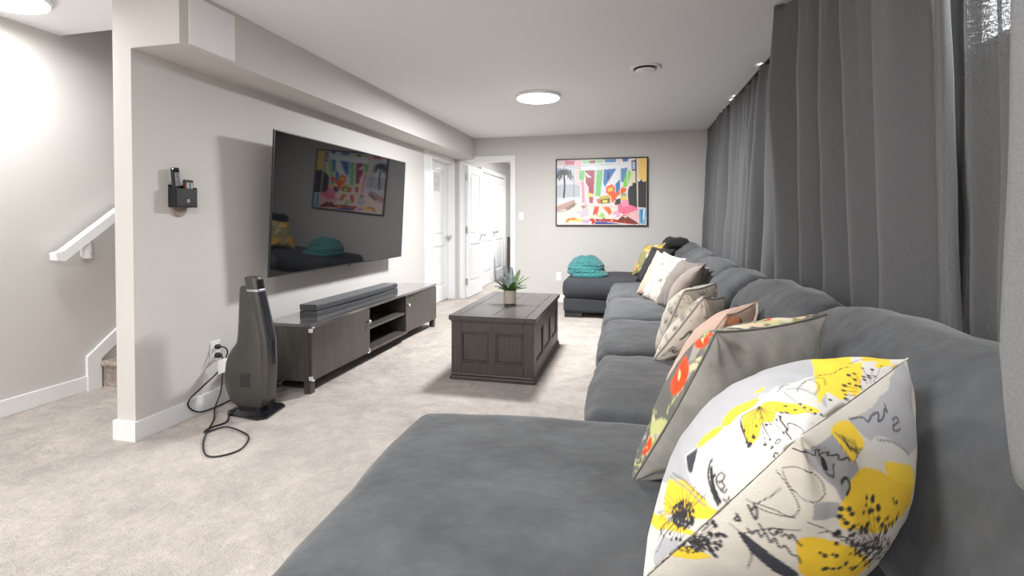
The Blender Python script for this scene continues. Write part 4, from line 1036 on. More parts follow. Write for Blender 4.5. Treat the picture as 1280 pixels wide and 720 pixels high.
P9 = para((0.125, 2.05, 0.475), (0.348, 1.96, 0.816), (0.535, 2.338, 0.807))
P10 = para((0.008, 1.336, 0.475), (0.192, 1.204, 0.91), (0.534, 1.544, 0.902))
P11 = para((0.021, 0.963, 0.475), (0.232, 0.761, 0.864), (0.536, 1.129, 0.893))
EX11 = None
# ================================================================== throw pillows
def script_canvas(seed, W=260, base=(232, 225, 212), ink=(78, 72, 70), words=('Merci', 'Bonsoir', 'Paris 1889', 'Salle E', 'Bureau', 'Tresor', 'M 39'), big=None, dens=10, asp=1.0):
    c = Canvas(int(W * asp), W, base); r = random.Random(seed)
    for k in range(26):
        c.blob([(r.random(), r.random()), (r.random(), r.random()), (r.random(), r.random())], (222, 212, 198), 0.25)
    n = dens
    for k in range(n):
        y = 0.05 + 0.93 * k / n; x = r.uniform(0.02, 0.10)
        while x < 0.9:
            h = r.choice([0.022, 0.026, 0.03, 0.05]); t = r.choice(words)
            write(c, t, x, y, h, 0.0045 if h < 0.04 else 0.008, ink, 0.0, 0.25); x += h * len(t) * 0.52 + r.uniform(0.10, 0.34)
    for k in range(5):
        x, y = r.random(), r.random(); c.ring(x, y, 0.05, 0.004, ink); c.ring(x, y, 0.035, 0.003, ink)
    for k in range(4):
        y = r.random(); c.stroke([(0.05, y), (0.4, y + 0.02), (0.6, y - 0.01), (0.95, y + 0.01)], 0.003, ink)
    for t, x, y, h, wd in (big or []): 
        c.poly([(x - 0.02, y - 0.02), (x + h * 0.55 * len(t) + 0.06, y - 0.02), (x + h * 0.55 * len(t) + 0.06, y + h + 0.02), (x - 0.02, y + h + 0.02)], base)
        write(c, t, x, y, h, wd, ink, 0.0, 0.15)
    return c
def floral_canvas(seed, base, cols, W=240, n=26):
    c = Canvas(W, W, base); r = random.Random(seed)
    def leafy(x, y, s, col, ang, al=1.0):
        ca, sa = math.cos(ang), math.sin(ang)
        c.blob([(x + s * (u * ca - v * sa), y + s * (u * sa + v * ca)) for u, v in ((-1, 0), (-0.3, 0.38), (0.5, 0.3), (1, 0), (0.5, -0.3), (-0.3, -0.36))], col, al)
    for k in range(n): leafy(r.random(), r.random(), r.uniform(0.05, 0.12), r.choice(cols['soft']), r.uniform(0, 6.28), 0.9)
    for k in range(n): leafy(r.random(), r.random(), r.uniform(0.03, 0.09), r.choice(cols['leaf']), r.uniform(0, 6.28), 0.95)
    for k in range(n):
        x, y = r.random(), r.random(); c.stroke([(x, y), (x + r.uniform(-.07, .07), y + r.uniform(-.07, .07)), (x + r.uniform(-.12, .12), y + r.uniform(-.12, .12))], 0.006, r.choice(cols['line']))
    for (x, y, s) in cols['flowers']:
        c.blob([(x + s * 0.95 * (0.8 + 0.35 * r.random()) * math.cos(a), y + s * 0.95 * (0.8 + 0.35 * r.random()) * math.sin(a)) for a in [q * 6.283 / 9 for q in range(9)]], cols['bloom'])
        for k in range(4):
            a = k * 1.57 + x * 9; leafy(x + s * 0.5 * math.cos(a), y + s * 0.5 * math.sin(a), s * 0.42, cols['bloom2'], a + 0.5, 0.8)
        leafy(x, y, s * 0.34, cols['heart'], 0.4)
    return c

# -- far floral pillow by the back wall
far_cv = floral_canvas(4, (150, 142, 100), {'soft': [(206, 190, 130), (190, 176, 110), (222, 208, 176)], 'leaf': [(108, 112, 60), (206, 186, 110), (52, 50, 44), (228, 216, 190), (60, 58, 50)], 'line': [(40, 38, 36), (60, 56, 44), (40, 38, 36)],
     'flowers': [(0.25, 0.3, 0.12), (0.7, 0.25, 0.11), (0.4, 0.75, 0.12), (0.85, 0.7, 0.1)], 'bloom': (236, 166, 36), 'bloom2': (222, 190, 120), 'heart': (226, 92, 60)})
pillow('throw_pillow', P1, M['print'], 'yellow, cream and black floral pillow farthest back against the wall corner', front=far_cv, back=far_cv, tf=0.08, tb=0.08, n=56, seed=2)
# -- black throw draped over the next pillow
th = pillow('black_throw', P2, M['throw'], 'rumpled black throw between the far floral pillow and the cream lettered one', tf=0.09, tb=0.08, n=44, wr=0.022, seed=9, inset=0.05, group=None, cat='throw')
soft_box('drape', 0.42, 0.70, 6.25, 6.72, 0.80, 0.93, M['throw'], th, r=0.06, crown=0.02, nz=0.03, ns=6, seed=51)
pillow('throw_pillow', P3, M['peach_deep'], 'peach pillow almost hidden, showing a pale edge behind the cream lettered one', tf=0.05, tb=0.05, n=40, seed=3)
cv4 = script_canvas(11, base=(176, 171, 162), ink=(76, 72, 70), dens=12, big=[('SE', 0.08, 0.06, 0.13, 0.016)])
pillow('throw_pillow', P4, M['print'], 'cream pillow printed with small lettering, leaning in front of taupe ones', front=cv4, back=cv4, tf=0.07, tb=0.06, n=72, seed=4, inset=0.07)
pillow('throw_pillow', P5, M['taupe'], 'darker taupe velvet pillow behind the light taupe one', tf=0.08, tb=0.07, n=44, seed=5)
pillow('throw_pillow', P6, [M['taupe'], M['taupe_light']], 'light taupe velvet pillow with a raised corner in the middle of the sofa', tf=0.08, tb=0.115, n=44, seed=6)
cv7 = script_canvas(21, base=(228, 220, 206), ink=(120, 112, 106), dens=9, big=[('S2', 0.66, 0.70, 0.14, 0.018)])
pillow('throw_pillow', P7, M['print'], 'cream script-printed pillow, the farther of the pair, standing behind its twin', front=cv7, back=cv7, tf=0.10, tb=0.10, n=84, seed=7, cr=0.08, piping=M['piping'])
cv8 = script_canvas(33, base=(226, 217, 202), ink=(78, 70, 66), dens=5, asp=0.5, big=[('39', 0.16, 0.645, 0.125, 0.016), ('M', 0.10, 0.42, 0.26, 0.024), ('Be', 0.09, 0.31, 0.11, 0.016)])
pillow('throw_pillow', P8, M['print'], 'cream script-printed pillow with the number 39, the nearer of the pair', front=cv8, back=cv7, tf=0.11, tb=0.075, n=96, seed=8, cr=0.07, piping=M['piping'])
p9 = pillow('throw_pillow', P9, M['peach'], 'peach cotton pillow with an open rust-lined edge behind the floral one', tf=0.11, tb=0.082, n=56, seed=9, piping=M['peach'], pr=0.004)
soft_box('open_edge', 0.350, 0.395, 1.935, 1.975, 0.765, 0.808, M['rust'], p9, r=0.014, crown=0.0, nz=0.016, ns=22, res=0.008)
_tr, _tl, _bl = [np.array(q) for q in (P9[2], P9[3], P9[0])]; _n = np.cross(_tr - _tl, _tl - _bl); _n /= np.linalg.norm(_n); _d = (_bl - _tl) / np.linalg.norm(_bl - _tl)
_hem = [_tr + (_tl - _tr) * t + _n * b + _d * dd for t, b, dd in ((0, 0.004, 0), (0.12, 0.035, 0.02), (0.35, 0.062, 0.045), (0.65, 0.062, 0.05), (0.9, 0.034, 0.03))]
tube('hem', [tuple(q) for q in _hem], 0.006, M['hem'], p9)
tube('lining', [tuple(q + _d * 0.011 - _n * 0.002) for q in _hem[1:]], 0.006, M['rust'], p9)
cv10 = floral_canvas(8, (104, 104, 98), {'soft': [(172, 162, 150), (120, 120, 112), (88, 92, 92), (186, 176, 164)], 'leaf': [(196, 196, 132), (160, 166, 96), (206, 202, 160), (92, 100, 96)], 'line': [(206, 208, 140), (70, 74, 74), (196, 196, 130)],
     'flowers': [(0.13, 0.80, 0.07), (0.11, 0.60, 0.085), (0.06, 0.30, 0.05), (0.6, 0.9, 0.05), (0.45, 0.4, 0.08), (0.75, 0.65, 0.08)], 'bloom': (234, 80, 32), 'bloom2': (226, 64, 26), 'heart': (240, 210, 150)}, W=300, n=60)
for k in range(8):
    x = 0.3 + 0.09 * k; cv10.blob([(x, 0.9), (x + 0.05, 0.97), (x + 0.10, 0.93), (x + 0.07, 0.87)], [(226, 216, 190), (232, 200, 170), (214, 206, 150)][k % 3])
pillow('throw_pillow', P10, [M['velvet_grey'], M['print']], 'big pillow, grey velvet behind and orange-flowered print on its front', front=cv10, back=cv10, tf=0.15, tb=0.135, n=110, seed=10, inset=0.06, piping=M['grey_piping'], pr=0.003, wr=0.009)
cvF = Canvas(520, 520, (214, 207, 195)); cvB = Canvas(520, 520, (212, 208, 202))
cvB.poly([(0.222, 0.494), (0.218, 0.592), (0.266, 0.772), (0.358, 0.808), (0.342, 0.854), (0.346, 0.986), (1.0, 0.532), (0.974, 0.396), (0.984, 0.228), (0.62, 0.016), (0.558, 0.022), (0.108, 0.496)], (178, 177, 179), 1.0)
cvB.blob([(0.15, 0.502), (0.08, 0.526), (0.562, 0.028), (0.56, 0.0), (0.526, 0.002), (0.108, 0.496)], (214, 210, 203), 1.0)
cvB.blob([(0.3, 0.766), (0.33, 0.818), (0.37, 0.892), (0.342, 0.974), (0.294, 0.914), (0.284, 0.83)], (214, 210, 203), 1.0)
cvB.blob([(0.118, 0.73), (0.16, 0.796), (0.194, 0.858), (0.236, 0.938), (0.262, 0.982), (0.18, 0.928), (0.118, 0.828), (0.104, 0.756)], (214, 210, 203), 1.0)
cvB.blob([(0.176, 0.718), (0.23, 0.738), (0.258, 0.774), (0.282, 0.842), (0.302, 0.91), (0.306, 0.98), (0.25, 0.932), (0.2, 0.858), (0.158, 0.796), (0.116, 0.738), (0.112, 0.714), (0.142, 0.712)], (246, 208, 60), 1.0)
cvB.blob([(0.222, 0.542), (0.232, 0.596), (0.228, 0.642), (0.21, 0.63), (0.202, 0.574)], (246, 208, 60), 1.0)
cvB.blob([(0.234, 0.642), (0.272, 0.686), (0.292, 0.768), (0.236, 0.73), (0.212, 0.676)], (246, 208, 60), 1.0)
cvB.blob([(0.322, 0.746), (0.35, 0.774), (0.328, 0.772)], (246, 208, 60), 1.0)
cvB.blob([(0.354, 0.83), (0.442, 0.852), (0.516, 0.89), (0.486, 0.926), (0.382, 0.928), (0.38, 0.878)], (214, 210, 203), 1.0)
cvB.blob([(0.52, 0.902), (0.638, 0.88), (0.74, 0.908), (0.684, 0.96), (0.778, 0.984), (0.74, 1.0), (1.0, 0.71), (0.514, 0.998), (0.5, 0.95)], (246, 208, 60), 1.0)
cvB.blob([(0.374, 0.93), (0.418, 0.942), (0.48, 0.974), (1.0, 0.668), (1.0, 0.67), (1.0, 0.6), (0.968, 0.574)], (246, 208, 60), 1.0)
cvB.blob([(0.21, 0.394), (0.162, 0.46), (0.098, 0.502), (0.038, 0.514), (0.004, 0.494), (0.448, 0.012), (0.018, 0.406), (0.056, 0.404), (0.114, 0.36)], (246, 208, 60), 1.0)
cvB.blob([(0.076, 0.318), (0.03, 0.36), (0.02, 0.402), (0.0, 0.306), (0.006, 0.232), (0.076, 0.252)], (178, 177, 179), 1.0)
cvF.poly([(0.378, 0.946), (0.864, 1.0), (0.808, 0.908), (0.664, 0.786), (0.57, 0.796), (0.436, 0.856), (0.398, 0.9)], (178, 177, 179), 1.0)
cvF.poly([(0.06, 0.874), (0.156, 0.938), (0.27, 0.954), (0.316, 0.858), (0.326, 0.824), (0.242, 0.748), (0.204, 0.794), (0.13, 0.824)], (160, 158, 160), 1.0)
cvF.blob([(0.452, 0.886), (0.52, 0.842), (0.568, 0.774), (0.446, 0.83), (0.402, 0.874)], (214, 210, 203), 1.0)
cvF.blob([(0.28, 0.962), (0.374, 0.95), (0.39, 0.9), (0.374, 0.872), (0.31, 0.858), (0.282, 0.872), (0.272, 0.92)], (246, 208, 60), 1.0)
cvF.blob([(0.442, 0.824), (0.564, 0.768), (0.582, 0.71), (0.508, 0.724), (0.436, 0.788)], (246, 208, 60), 1.0)
cvF.blob([(0.234, 0.746), (0.26, 0.794), (0.328, 0.828), (0.402, 0.812), (0.462, 0.772), (0.57, 0.716), (0.55, 0.678), (0.46, 0.674), (0.37, 0.672), (0.304, 0.684), (0.258, 0.686)], (238, 196, 50), 1.0)
cvF.blob([(0.18, 0.61), (0.216, 0.638), (0.302, 0.64), (0.394, 0.594), (0.388, 0.564), (0.364, 0.542), (0.258, 0.516), (0.2, 0.572)], (238, 196, 50), 1.0)
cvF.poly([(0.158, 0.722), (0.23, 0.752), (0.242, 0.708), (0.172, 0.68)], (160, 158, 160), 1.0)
cvF.blob([(0.018, 0.31), (0.02, 0.364), (0.052, 0.394), (0.088, 0.414), (0.07, 0.362)], (246, 208, 60), 1.0)
cvF.blob([(0.074, 0.528), (0.1, 0.538), (0.146, 0.536), (0.218, 0.526), (0.25, 0.51), (0.222, 0.488), (0.164, 0.498), (0.122, 0.508)], (62, 62, 70), 1.0)
cvB.poly([(0.214, 0.498), (0.214, 0.546), (0.18, 0.526), (0.15, 0.506), (0.162, 0.496)], (62, 62, 70), 1.0)
cvB.dot(0.048, 0.412, 0.0036, (48, 46, 50))
cvB.dot(0.070, 0.452, 0.0046, (48, 46, 50))
cvB.dot(0.070, 0.428, 0.0036, (48, 46, 50))
cvB.dot(0.060, 0.416, 0.0046, (48, 46, 50))
cvB.dot(0.094, 0.388, 0.0036, (48, 46, 50))
cvB.dot(0.078, 0.384, 0.0028, (48, 46, 50))
cvB.dot(0.116, 0.416, 0.0046, (48, 46, 50))
cvB.dot(0.074, 0.422, 0.0028, (48, 46, 50))
cvB.dot(0.030, 0.424, 0.0028, (48, 46, 50))
cvB.dot(0.070, 0.422, 0.0036, (48, 46, 50))
cvB.dot(0.094, 0.392, 0.0036, (48, 46, 50))
cvB.dot(0.112, 0.438, 0.0036, (48, 46, 50))
cvB.dot(0.102, 0.436, 0.0028, (48, 46, 50))
cvB.dot(0.074, 0.436, 0.0028, (48, 46, 50))
cvB.dot(0.088, 0.408, 0.0046, (48, 46, 50))
cvB.dot(0.086, 0.392, 0.0036, (48, 46, 50))
cvB.dot(0.082, 0.386, 0.0046, (48, 46, 50))
cvB.dot(0.066, 0.396, 0.0046, (48, 46, 50))
cvB.dot(0.054, 0.416, 0.0028, (48, 46, 50))
cvB.dot(0.084, 0.464, 0.0046, (48, 46, 50))
cvB.dot(0.108, 0.432, 0.0036, (48, 46, 50))
cvB.dot(0.056, 0.462, 0.0046, (48, 46, 50))
cvB.dot(0.040, 0.436, 0.0046, (48, 46, 50))
cvB.dot(0.086, 0.452, 0.0036, (48, 46, 50))
cvB.dot(0.046, 0.432, 0.0046, (48, 46, 50))
cvB.dot(0.068, 0.434, 0.0028, (48, 46, 50))
cvB.dot(0.076, 0.412, 0.0036, (48, 46, 50))
cvB.dot(0.080, 0.400, 0.0028, (48, 46, 50))
cvB.dot(0.048, 0.446, 0.0028, (48, 46, 50))
cvB.dot(0.072, 0.394, 0.0046, (48, 46, 50))
cvB.dot(0.078, 0.466, 0.0046, (48, 46, 50))
cvB.dot(0.070, 0.422, 0.0028, (48, 46, 50))
cvB.dot(0.044, 0.440, 0.0028, (48, 46, 50))
cvB.dot(0.058, 0.466, 0.0036, (48, 46, 50))
cvB.dot(0.090, 0.420, 0.0028, (48, 46, 50))
cvB.dot(0.062, 0.446, 0.0036, (48, 46, 50))
cvB.dot(0.058, 0.462, 0.0036, (48, 46, 50))
cvB.dot(0.072, 0.386, 0.0036, (48, 46, 50))
cvB.dot(0.108, 0.420, 0.0046, (48, 46, 50))
cvB.dot(0.032, 0.438, 0.0046, (48, 46, 50))
cvB.dot(0.050, 0.406, 0.0046, (48, 46, 50))
cvB.dot(0.056, 0.416, 0.0036, (48, 46, 50))
cvB.dot(0.098, 0.402, 0.0028, (48, 46, 50))
cvB.dot(0.100, 0.456, 0.0036, (48, 46, 50))
cvB.dot(0.050, 0.450, 0.0046, (48, 46, 50))
cvB.dot(0.040, 0.430, 0.0036, (48, 46, 50))
cvB.dot(0.094, 0.390, 0.0036, (48, 46, 50))
cvB.dot(0.096, 0.418, 0.0036, (48, 46, 50))
cvB.dot(0.068, 0.432, 0.0046, (48, 46, 50))
cvB.dot(0.056, 0.444, 0.0046, (48, 46, 50))
cvB.dot(0.088, 0.394, 0.0036, (48, 46, 50))
cvB.dot(0.058, 0.424, 0.0036, (48, 46, 50))
cvB.dot(0.080, 0.444, 0.0036, (48, 46, 50))
cvB.dot(0.036, 0.438, 0.0046, (48, 46, 50))
cvB.dot(0.088, 0.426, 0.0046, (48, 46, 50))
cvB.dot(0.040, 0.410, 0.0028, (48, 46, 50))
cvB.dot(0.060, 0.396, 0.0046, (48, 46, 50))
cvB.dot(0.084, 0.428, 0.0036, (48, 46, 50))
cvB.dot(0.062, 0.458, 0.0028, (48, 46, 50))
cvB.dot(0.088, 0.386, 0.0028, (48, 46, 50))
cvB.dot(0.040, 0.442, 0.0028, (48, 46, 50))
cvB.dot(0.074, 0.452, 0.0028, (48, 46, 50))
cvB.dot(0.078, 0.430, 0.0028, (48, 46, 50))
cvB.dot(0.056, 0.394, 0.0046, (48, 46, 50))
cvB.dot(0.054, 0.422, 0.0046, (48, 46, 50))
cvB.dot(0.042, 0.440, 0.0046, (48, 46, 50))
cvB.dot(0.052, 0.430, 0.0036, (48, 46, 50))
cvB.dot(0.092, 0.392, 0.0036, (48, 46, 50))
cvB.dot(0.080, 0.400, 0.0036, (48, 46, 50))
cvB.dot(0.072, 0.426, 0.0046, (48, 46, 50))
cvB.dot(0.060, 0.448, 0.0046, (48, 46, 50))
cvB.dot(0.040, 0.412, 0.0046, (48, 46, 50))
cvB.dot(0.108, 0.446, 0.0046, (48, 46, 50))
cvB.dot(0.068, 0.410, 0.0028, (48, 46, 50))
cvB.dot(0.084, 0.464, 0.0028, (48, 46, 50))
cvB.dot(0.078, 0.430, 0.0046, (48, 46, 50))
cvB.dot(0.086, 0.412, 0.0036, (48, 46, 50))
cvB.dot(0.078, 0.424, 0.0046, (48, 46, 50))
cvB.dot(0.044, 0.432, 0.0028, (48, 46, 50))
cvB.dot(0.104, 0.426, 0.0036, (48, 46, 50))
cvB.dot(0.038, 0.450, 0.0028, (48, 46, 50))
cvB.dot(0.068, 0.408, 0.0046, (48, 46, 50))
cvB.dot(0.096, 0.390, 0.0036, (48, 46, 50))
cvB.dot(0.062, 0.422, 0.0028, (48, 46, 50))
cvB.dot(0.036, 0.422, 0.0028, (48, 46, 50))
cvB.dot(0.074, 0.428, 0.0046, (48, 46, 50))
cvB.dot(0.098, 0.412, 0.0036, (48, 46, 50))
cvB.dot(0.048, 0.408, 0.0046, (48, 46, 50))
cvB.dot(0.082, 0.396, 0.0028, (48, 46, 50))
cvB.dot(0.082, 0.460, 0.0028, (48, 46, 50))
cvB.dot(0.066, 0.428, 0.0028, (48, 46, 50))
cvB.dot(0.076, 0.436, 0.0046, (48, 46, 50))
cvB.dot(0.084, 0.412, 0.0028, (48, 46, 50))
cvB.dot(0.066, 0.394, 0.0046, (48, 46, 50))
cvB.dot(0.064, 0.410, 0.0036, (48, 46, 50))
cvB.dot(0.078, 0.412, 0.0028, (48, 46, 50))
cvB.dot(0.096, 0.434, 0.0028, (48, 46, 50))
cvB.dot(0.080, 0.422, 0.0036, (48, 46, 50))
cvB.dot(0.114, 0.410, 0.0036, (48, 46, 50))
cvB.dot(0.082, 0.424, 0.0036, (48, 46, 50))
cvB.dot(0.046, 0.446, 0.0046, (48, 46, 50))
cvB.dot(0.054, 0.390, 0.0036, (48, 46, 50))
cvB.dot(0.084, 0.406, 0.0046, (48, 46, 50))
cvB.dot(0.052, 0.406, 0.0036, (48, 46, 50))
cvB.dot(0.064, 0.420, 0.0028, (48, 46, 50))
cvB.dot(0.068, 0.448, 0.0046, (48, 46, 50))
cvB.dot(0.086, 0.440, 0.0036, (48, 46, 50))
cvB.dot(0.116, 0.430, 0.0046, (48, 46, 50))
cvB.dot(0.116, 0.424, 0.0036, (48, 46, 50))
cvB.dot(0.112, 0.424, 0.0046, (48, 46, 50))
cvB.dot(0.108, 0.394, 0.0046, (48, 46, 50))
cvB.dot(0.066, 0.436, 0.0036, (48, 46, 50))
cvB.dot(0.066, 0.432, 0.0028, (48, 46, 50))
cvB.dot(0.100, 0.424, 0.0028, (48, 46, 50))
cvB.dot(0.062, 0.390, 0.0028, (48, 46, 50))
cvB.dot(0.084, 0.456, 0.0046, (48, 46, 50))
cvB.dot(0.062, 0.456, 0.0028, (48, 46, 50))
cvB.dot(0.044, 0.450, 0.0046, (48, 46, 50))
cvB.dot(0.088, 0.412, 0.0046, (48, 46, 50))
cvB.dot(0.106, 0.446, 0.0028, (48, 46, 50))
cvB.dot(0.112, 0.396, 0.0028, (48, 46, 50))
cvB.dot(0.080, 0.442, 0.0028, (48, 46, 50))
cvB.dot(0.104, 0.420, 0.0046, (48, 46, 50))
cvB.dot(0.094, 0.438, 0.0036, (48, 46, 50))
cvB.dot(0.118, 0.406, 0.0046, (48, 46, 50))
cvB.dot(0.076, 0.416, 0.0046, (48, 46, 50))
cvB.dot(0.038, 0.406, 0.0046, (48, 46, 50))
cvB.dot(0.062, 0.450, 0.0046, (48, 46, 50))
cvB.dot(0.102, 0.442, 0.0046, (48, 46, 50))
cvB.dot(0.088, 0.428, 0.0036, (48, 46, 50))
cvB.dot(0.072, 0.440, 0.0028, (48, 46, 50))
cvB.dot(0.094, 0.400, 0.0046, (48, 46, 50))
cvB.dot(0.096, 0.402, 0.0046, (48, 46, 50))
cvB.dot(0.076, 0.438, 0.0028, (48, 46, 50))
cvB.dot(0.044, 0.428, 0.0028, (48, 46, 50))
cvB.dot(0.082, 0.452, 0.0036, (48, 46, 50))
cvB.dot(0.114, 0.426, 0.0046, (48, 46, 50))
cvB.dot(0.082, 0.454, 0.0036, (48, 46, 50))
cvB.dot(0.074, 0.446, 0.0036, (48, 46, 50))
cvB.dot(0.088, 0.404, 0.0028, (48, 46, 50))
cvB.dot(0.092, 0.414, 0.0036, (48, 46, 50))
cvB.dot(0.084, 0.434, 0.0046, (48, 46, 50))
cvB.dot(0.094, 0.394, 0.0036, (48, 46, 50))
cvB.dot(0.116, 0.402, 0.0046, (48, 46, 50))
cvB.dot(0.100, 0.408, 0.0046, (48, 46, 50))
cvB.dot(0.036, 0.446, 0.0046, (48, 46, 50))
cvB.dot(0.074, 0.432, 0.0028, (48, 46, 50))
cvB.dot(0.074, 0.458, 0.0046, (48, 46, 50))
cvB.dot(0.058, 0.436, 0.0036, (48, 46, 50))
cvB.dot(0.060, 0.418, 0.0036, (48, 46, 50))
cvB.dot(0.040, 0.430, 0.0046, (48, 46, 50))
cvB.dot(0.082, 0.464, 0.0036, (48, 46, 50))
cvB.dot(0.066, 0.426, 0.0028, (48, 46, 50))
cvB.dot(0.084, 0.388, 0.0028, (48, 46, 50))
cvB.dot(0.054, 0.430, 0.0036, (48, 46, 50))
cvB.dot(0.052, 0.444, 0.0046, (48, 46, 50))
cvB.dot(0.076, 0.426, 0.0036, (48, 46, 50))
cvB.dot(0.066, 0.404, 0.0028, (48, 46, 50))
cvB.dot(0.044, 0.416, 0.0036, (48, 46, 50))
cvB.dot(0.076, 0.394, 0.0028, (48, 46, 50))
cvB.dot(0.074, 0.436, 0.0036, (48, 46, 50))
cvB.dot(0.034, 0.436, 0.0036, (48, 46, 50))
cvB.dot(0.032, 0.440, 0.0036, (48, 46, 50))
cvB.dot(0.098, 0.428, 0.0036, (48, 46, 50))
cvB.dot(0.054, 0.400, 0.0046, (48, 46, 50))
cvB.dot(0.062, 0.462, 0.0028, (48, 46, 50))
cvB.dot(0.108, 0.446, 0.0046, (48, 46, 50))
cvB.dot(0.102, 0.408, 0.0046, (48, 46, 50))
cvB.dot(0.090, 0.404, 0.0046, (48, 46, 50))
cvB.dot(0.054, 0.398, 0.0046, (48, 46, 50))
cvB.dot(0.040, 0.422, 0.0046, (48, 46, 50))
cvB.dot(0.050, 0.426, 0.0046, (48, 46, 50))
cvB.dot(0.080, 0.414, 0.0046, (48, 46, 50))
cvB.dot(0.052, 0.428, 0.0046, (48, 46, 50))
cvB.dot(0.102, 0.422, 0.0036, (48, 46, 50))
cvB.dot(0.102, 0.422, 0.0036, (48, 46, 50))
cvB.dot(0.096, 0.450, 0.0028, (48, 46, 50))
cvB.dot(0.108, 0.436, 0.0046, (48, 46, 50))
cvB.dot(0.100, 0.410, 0.0028, (48, 46, 50))
cvB.dot(0.056, 0.412, 0.0028, (48, 46, 50))
cvB.dot(0.050, 0.444, 0.0028, (48, 46, 50))
cvB.dot(0.102, 0.432, 0.0036, (48, 46, 50))
cvB.dot(0.064, 0.452, 0.0028, (48, 46, 50))
cvB.dot(0.066, 0.388, 0.0028, (48, 46, 50))
cvB.dot(0.042, 0.426, 0.0046, (48, 46, 50))
cvB.dot(0.036, 0.436, 0.0046, (48, 46, 50))
cvB.dot(0.038, 0.436, 0.0046, (48, 46, 50))
cvB.dot(0.082, 0.388, 0.0046, (48, 46, 50))
cvB.dot(0.040, 0.432, 0.0036, (48, 46, 50))
cvB.dot(0.090, 0.448, 0.0028, (48, 46, 50))
cvB.dot(0.090, 0.416, 0.0036, (48, 46, 50))
cvB.dot(0.072, 0.406, 0.0036, (48, 46, 50))
cvB.dot(0.074, 0.466, 0.0036, (48, 46, 50))
cvB.dot(0.054, 0.392, 0.0036, (48, 46, 50))
cvB.dot(0.120, 0.414, 0.0046, (48, 46, 50))
cvB.dot(0.112, 0.436, 0.0046, (48, 46, 50))
cvB.dot(0.094, 0.396, 0.0046, (48, 46, 50))
cvB.dot(0.086, 0.424, 0.0046, (48, 46, 50))
cvB.dot(0.062, 0.418, 0.0046, (48, 46, 50))
cvB.dot(0.082, 0.410, 0.0046, (48, 46, 50))
cvB.dot(0.038, 0.414, 0.0046, (48, 46, 50))
cvB.dot(0.070, 0.438, 0.0036, (48, 46, 50))
cvB.dot(0.058, 0.462, 0.0028, (48, 46, 50))
cvB.dot(0.080, 0.416, 0.0028, (48, 46, 50))
cvB.dot(0.050, 0.448, 0.0046, (48, 46, 50))
cvB.dot(0.046, 0.440, 0.0036, (48, 46, 50))
cvB.dot(0.056, 0.392, 0.0046, (48, 46, 50))
cvB.dot(0.082, 0.428, 0.0046, (48, 46, 50))
cvB.dot(0.078, 0.430, 0.0028, (48, 46, 50))
cvB.dot(0.092, 0.436, 0.0028, (48, 46, 50))
cvB.dot(0.064, 0.464, 0.0036, (48, 46, 50))
cvB.dot(0.092, 0.428, 0.0036, (48, 46, 50))
cvB.dot(0.068, 0.428, 0.0028, (48, 46, 50))
cvB.dot(0.084, 0.458, 0.0036, (48, 46, 50))
cvB.dot(0.098, 0.394, 0.0046, (48, 46, 50))
cvB.dot(0.078, 0.442, 0.0036, (48, 46, 50))
cvB.dot(0.060, 0.404, 0.0046, (48, 46, 50))
cvB.dot(0.076, 0.410, 0.0028, (48, 46, 50))
cvB.dot(0.094, 0.434, 0.0036, (48, 46, 50))
cvB.dot(0.084, 0.402, 0.0036, (48, 46, 50))
cvB.dot(0.074, 0.424, 0.0028, (48, 46, 50))
cvB.dot(0.056, 0.412, 0.0036, (48, 46, 50))
cvB.dot(0.086, 0.416, 0.0028, (48, 46, 50))
cvB.dot(0.048, 0.424, 0.0028, (48, 46, 50))
cvB.dot(0.088, 0.424, 0.0046, (48, 46, 50))
cvB.dot(0.046, 0.424, 0.0028, (48, 46, 50))
cvB.dot(0.082, 0.448, 0.0036, (48, 46, 50))
cvB.dot(0.078, 0.390, 0.0028, (48, 46, 50))
cvB.dot(0.070, 0.422, 0.0036, (48, 46, 50))
cvB.dot(0.042, 0.456, 0.0028, (48, 46, 50))
cvF.dot(0.044, 0.388, 0.0028, (48, 46, 50))
cvF.dot(0.056, 0.402, 0.0036, (48, 46, 50))
cvF.dot(0.040, 0.434, 0.0046, (48, 46, 50))
cvF.dot(0.046, 0.368, 0.0036, (48, 46, 50))
cvF.dot(0.018, 0.432, 0.0036, (48, 46, 50))
cvF.dot(0.042, 0.390, 0.0036, (48, 46, 50))
cvF.dot(0.010, 0.394, 0.0028, (48, 46, 50))
cvF.dot(0.052, 0.418, 0.0028, (48, 46, 50))
cvF.dot(0.030, 0.400, 0.0028, (48, 46, 50))
cvF.dot(0.028, 0.402, 0.0046, (48, 46, 50))
cvF.dot(0.036, 0.408, 0.0046, (48, 46, 50))
cvF.dot(0.014, 0.380, 0.0036, (48, 46, 50))
cvF.dot(0.034, 0.374, 0.0036, (48, 46, 50))
cvF.dot(0.034, 0.408, 0.0036, (48, 46, 50))
cvF.dot(0.014, 0.418, 0.0036, (48, 46, 50))
cvF.dot(0.048, 0.412, 0.0036, (48, 46, 50))
cvF.dot(0.052, 0.410, 0.0036, (48, 46, 50))
cvF.dot(0.000, 0.370, 0.0036, (48, 46, 50))
cvF.dot(0.058, 0.398, 0.0046, (48, 46, 50))
cvF.dot(0.022, 0.354, 0.0036, (48, 46, 50))
cvF.dot(0.040, 0.426, 0.0036, (48, 46, 50))
cvF.dot(0.018, 0.370, 0.0046, (48, 46, 50))
cvF.dot(0.018, 0.380, 0.0028, (48, 46, 50))
cvF.dot(0.000, 0.364, 0.0046, (48, 46, 50))
cvF.dot(0.000, 0.408, 0.0028, (48, 46, 50))
cvF.dot(0.058, 0.404, 0.0028, (48, 46, 50))
cvF.dot(0.030, 0.410, 0.0046, (48, 46, 50))
cvF.dot(0.022, 0.402, 0.0028, (48, 46, 50))
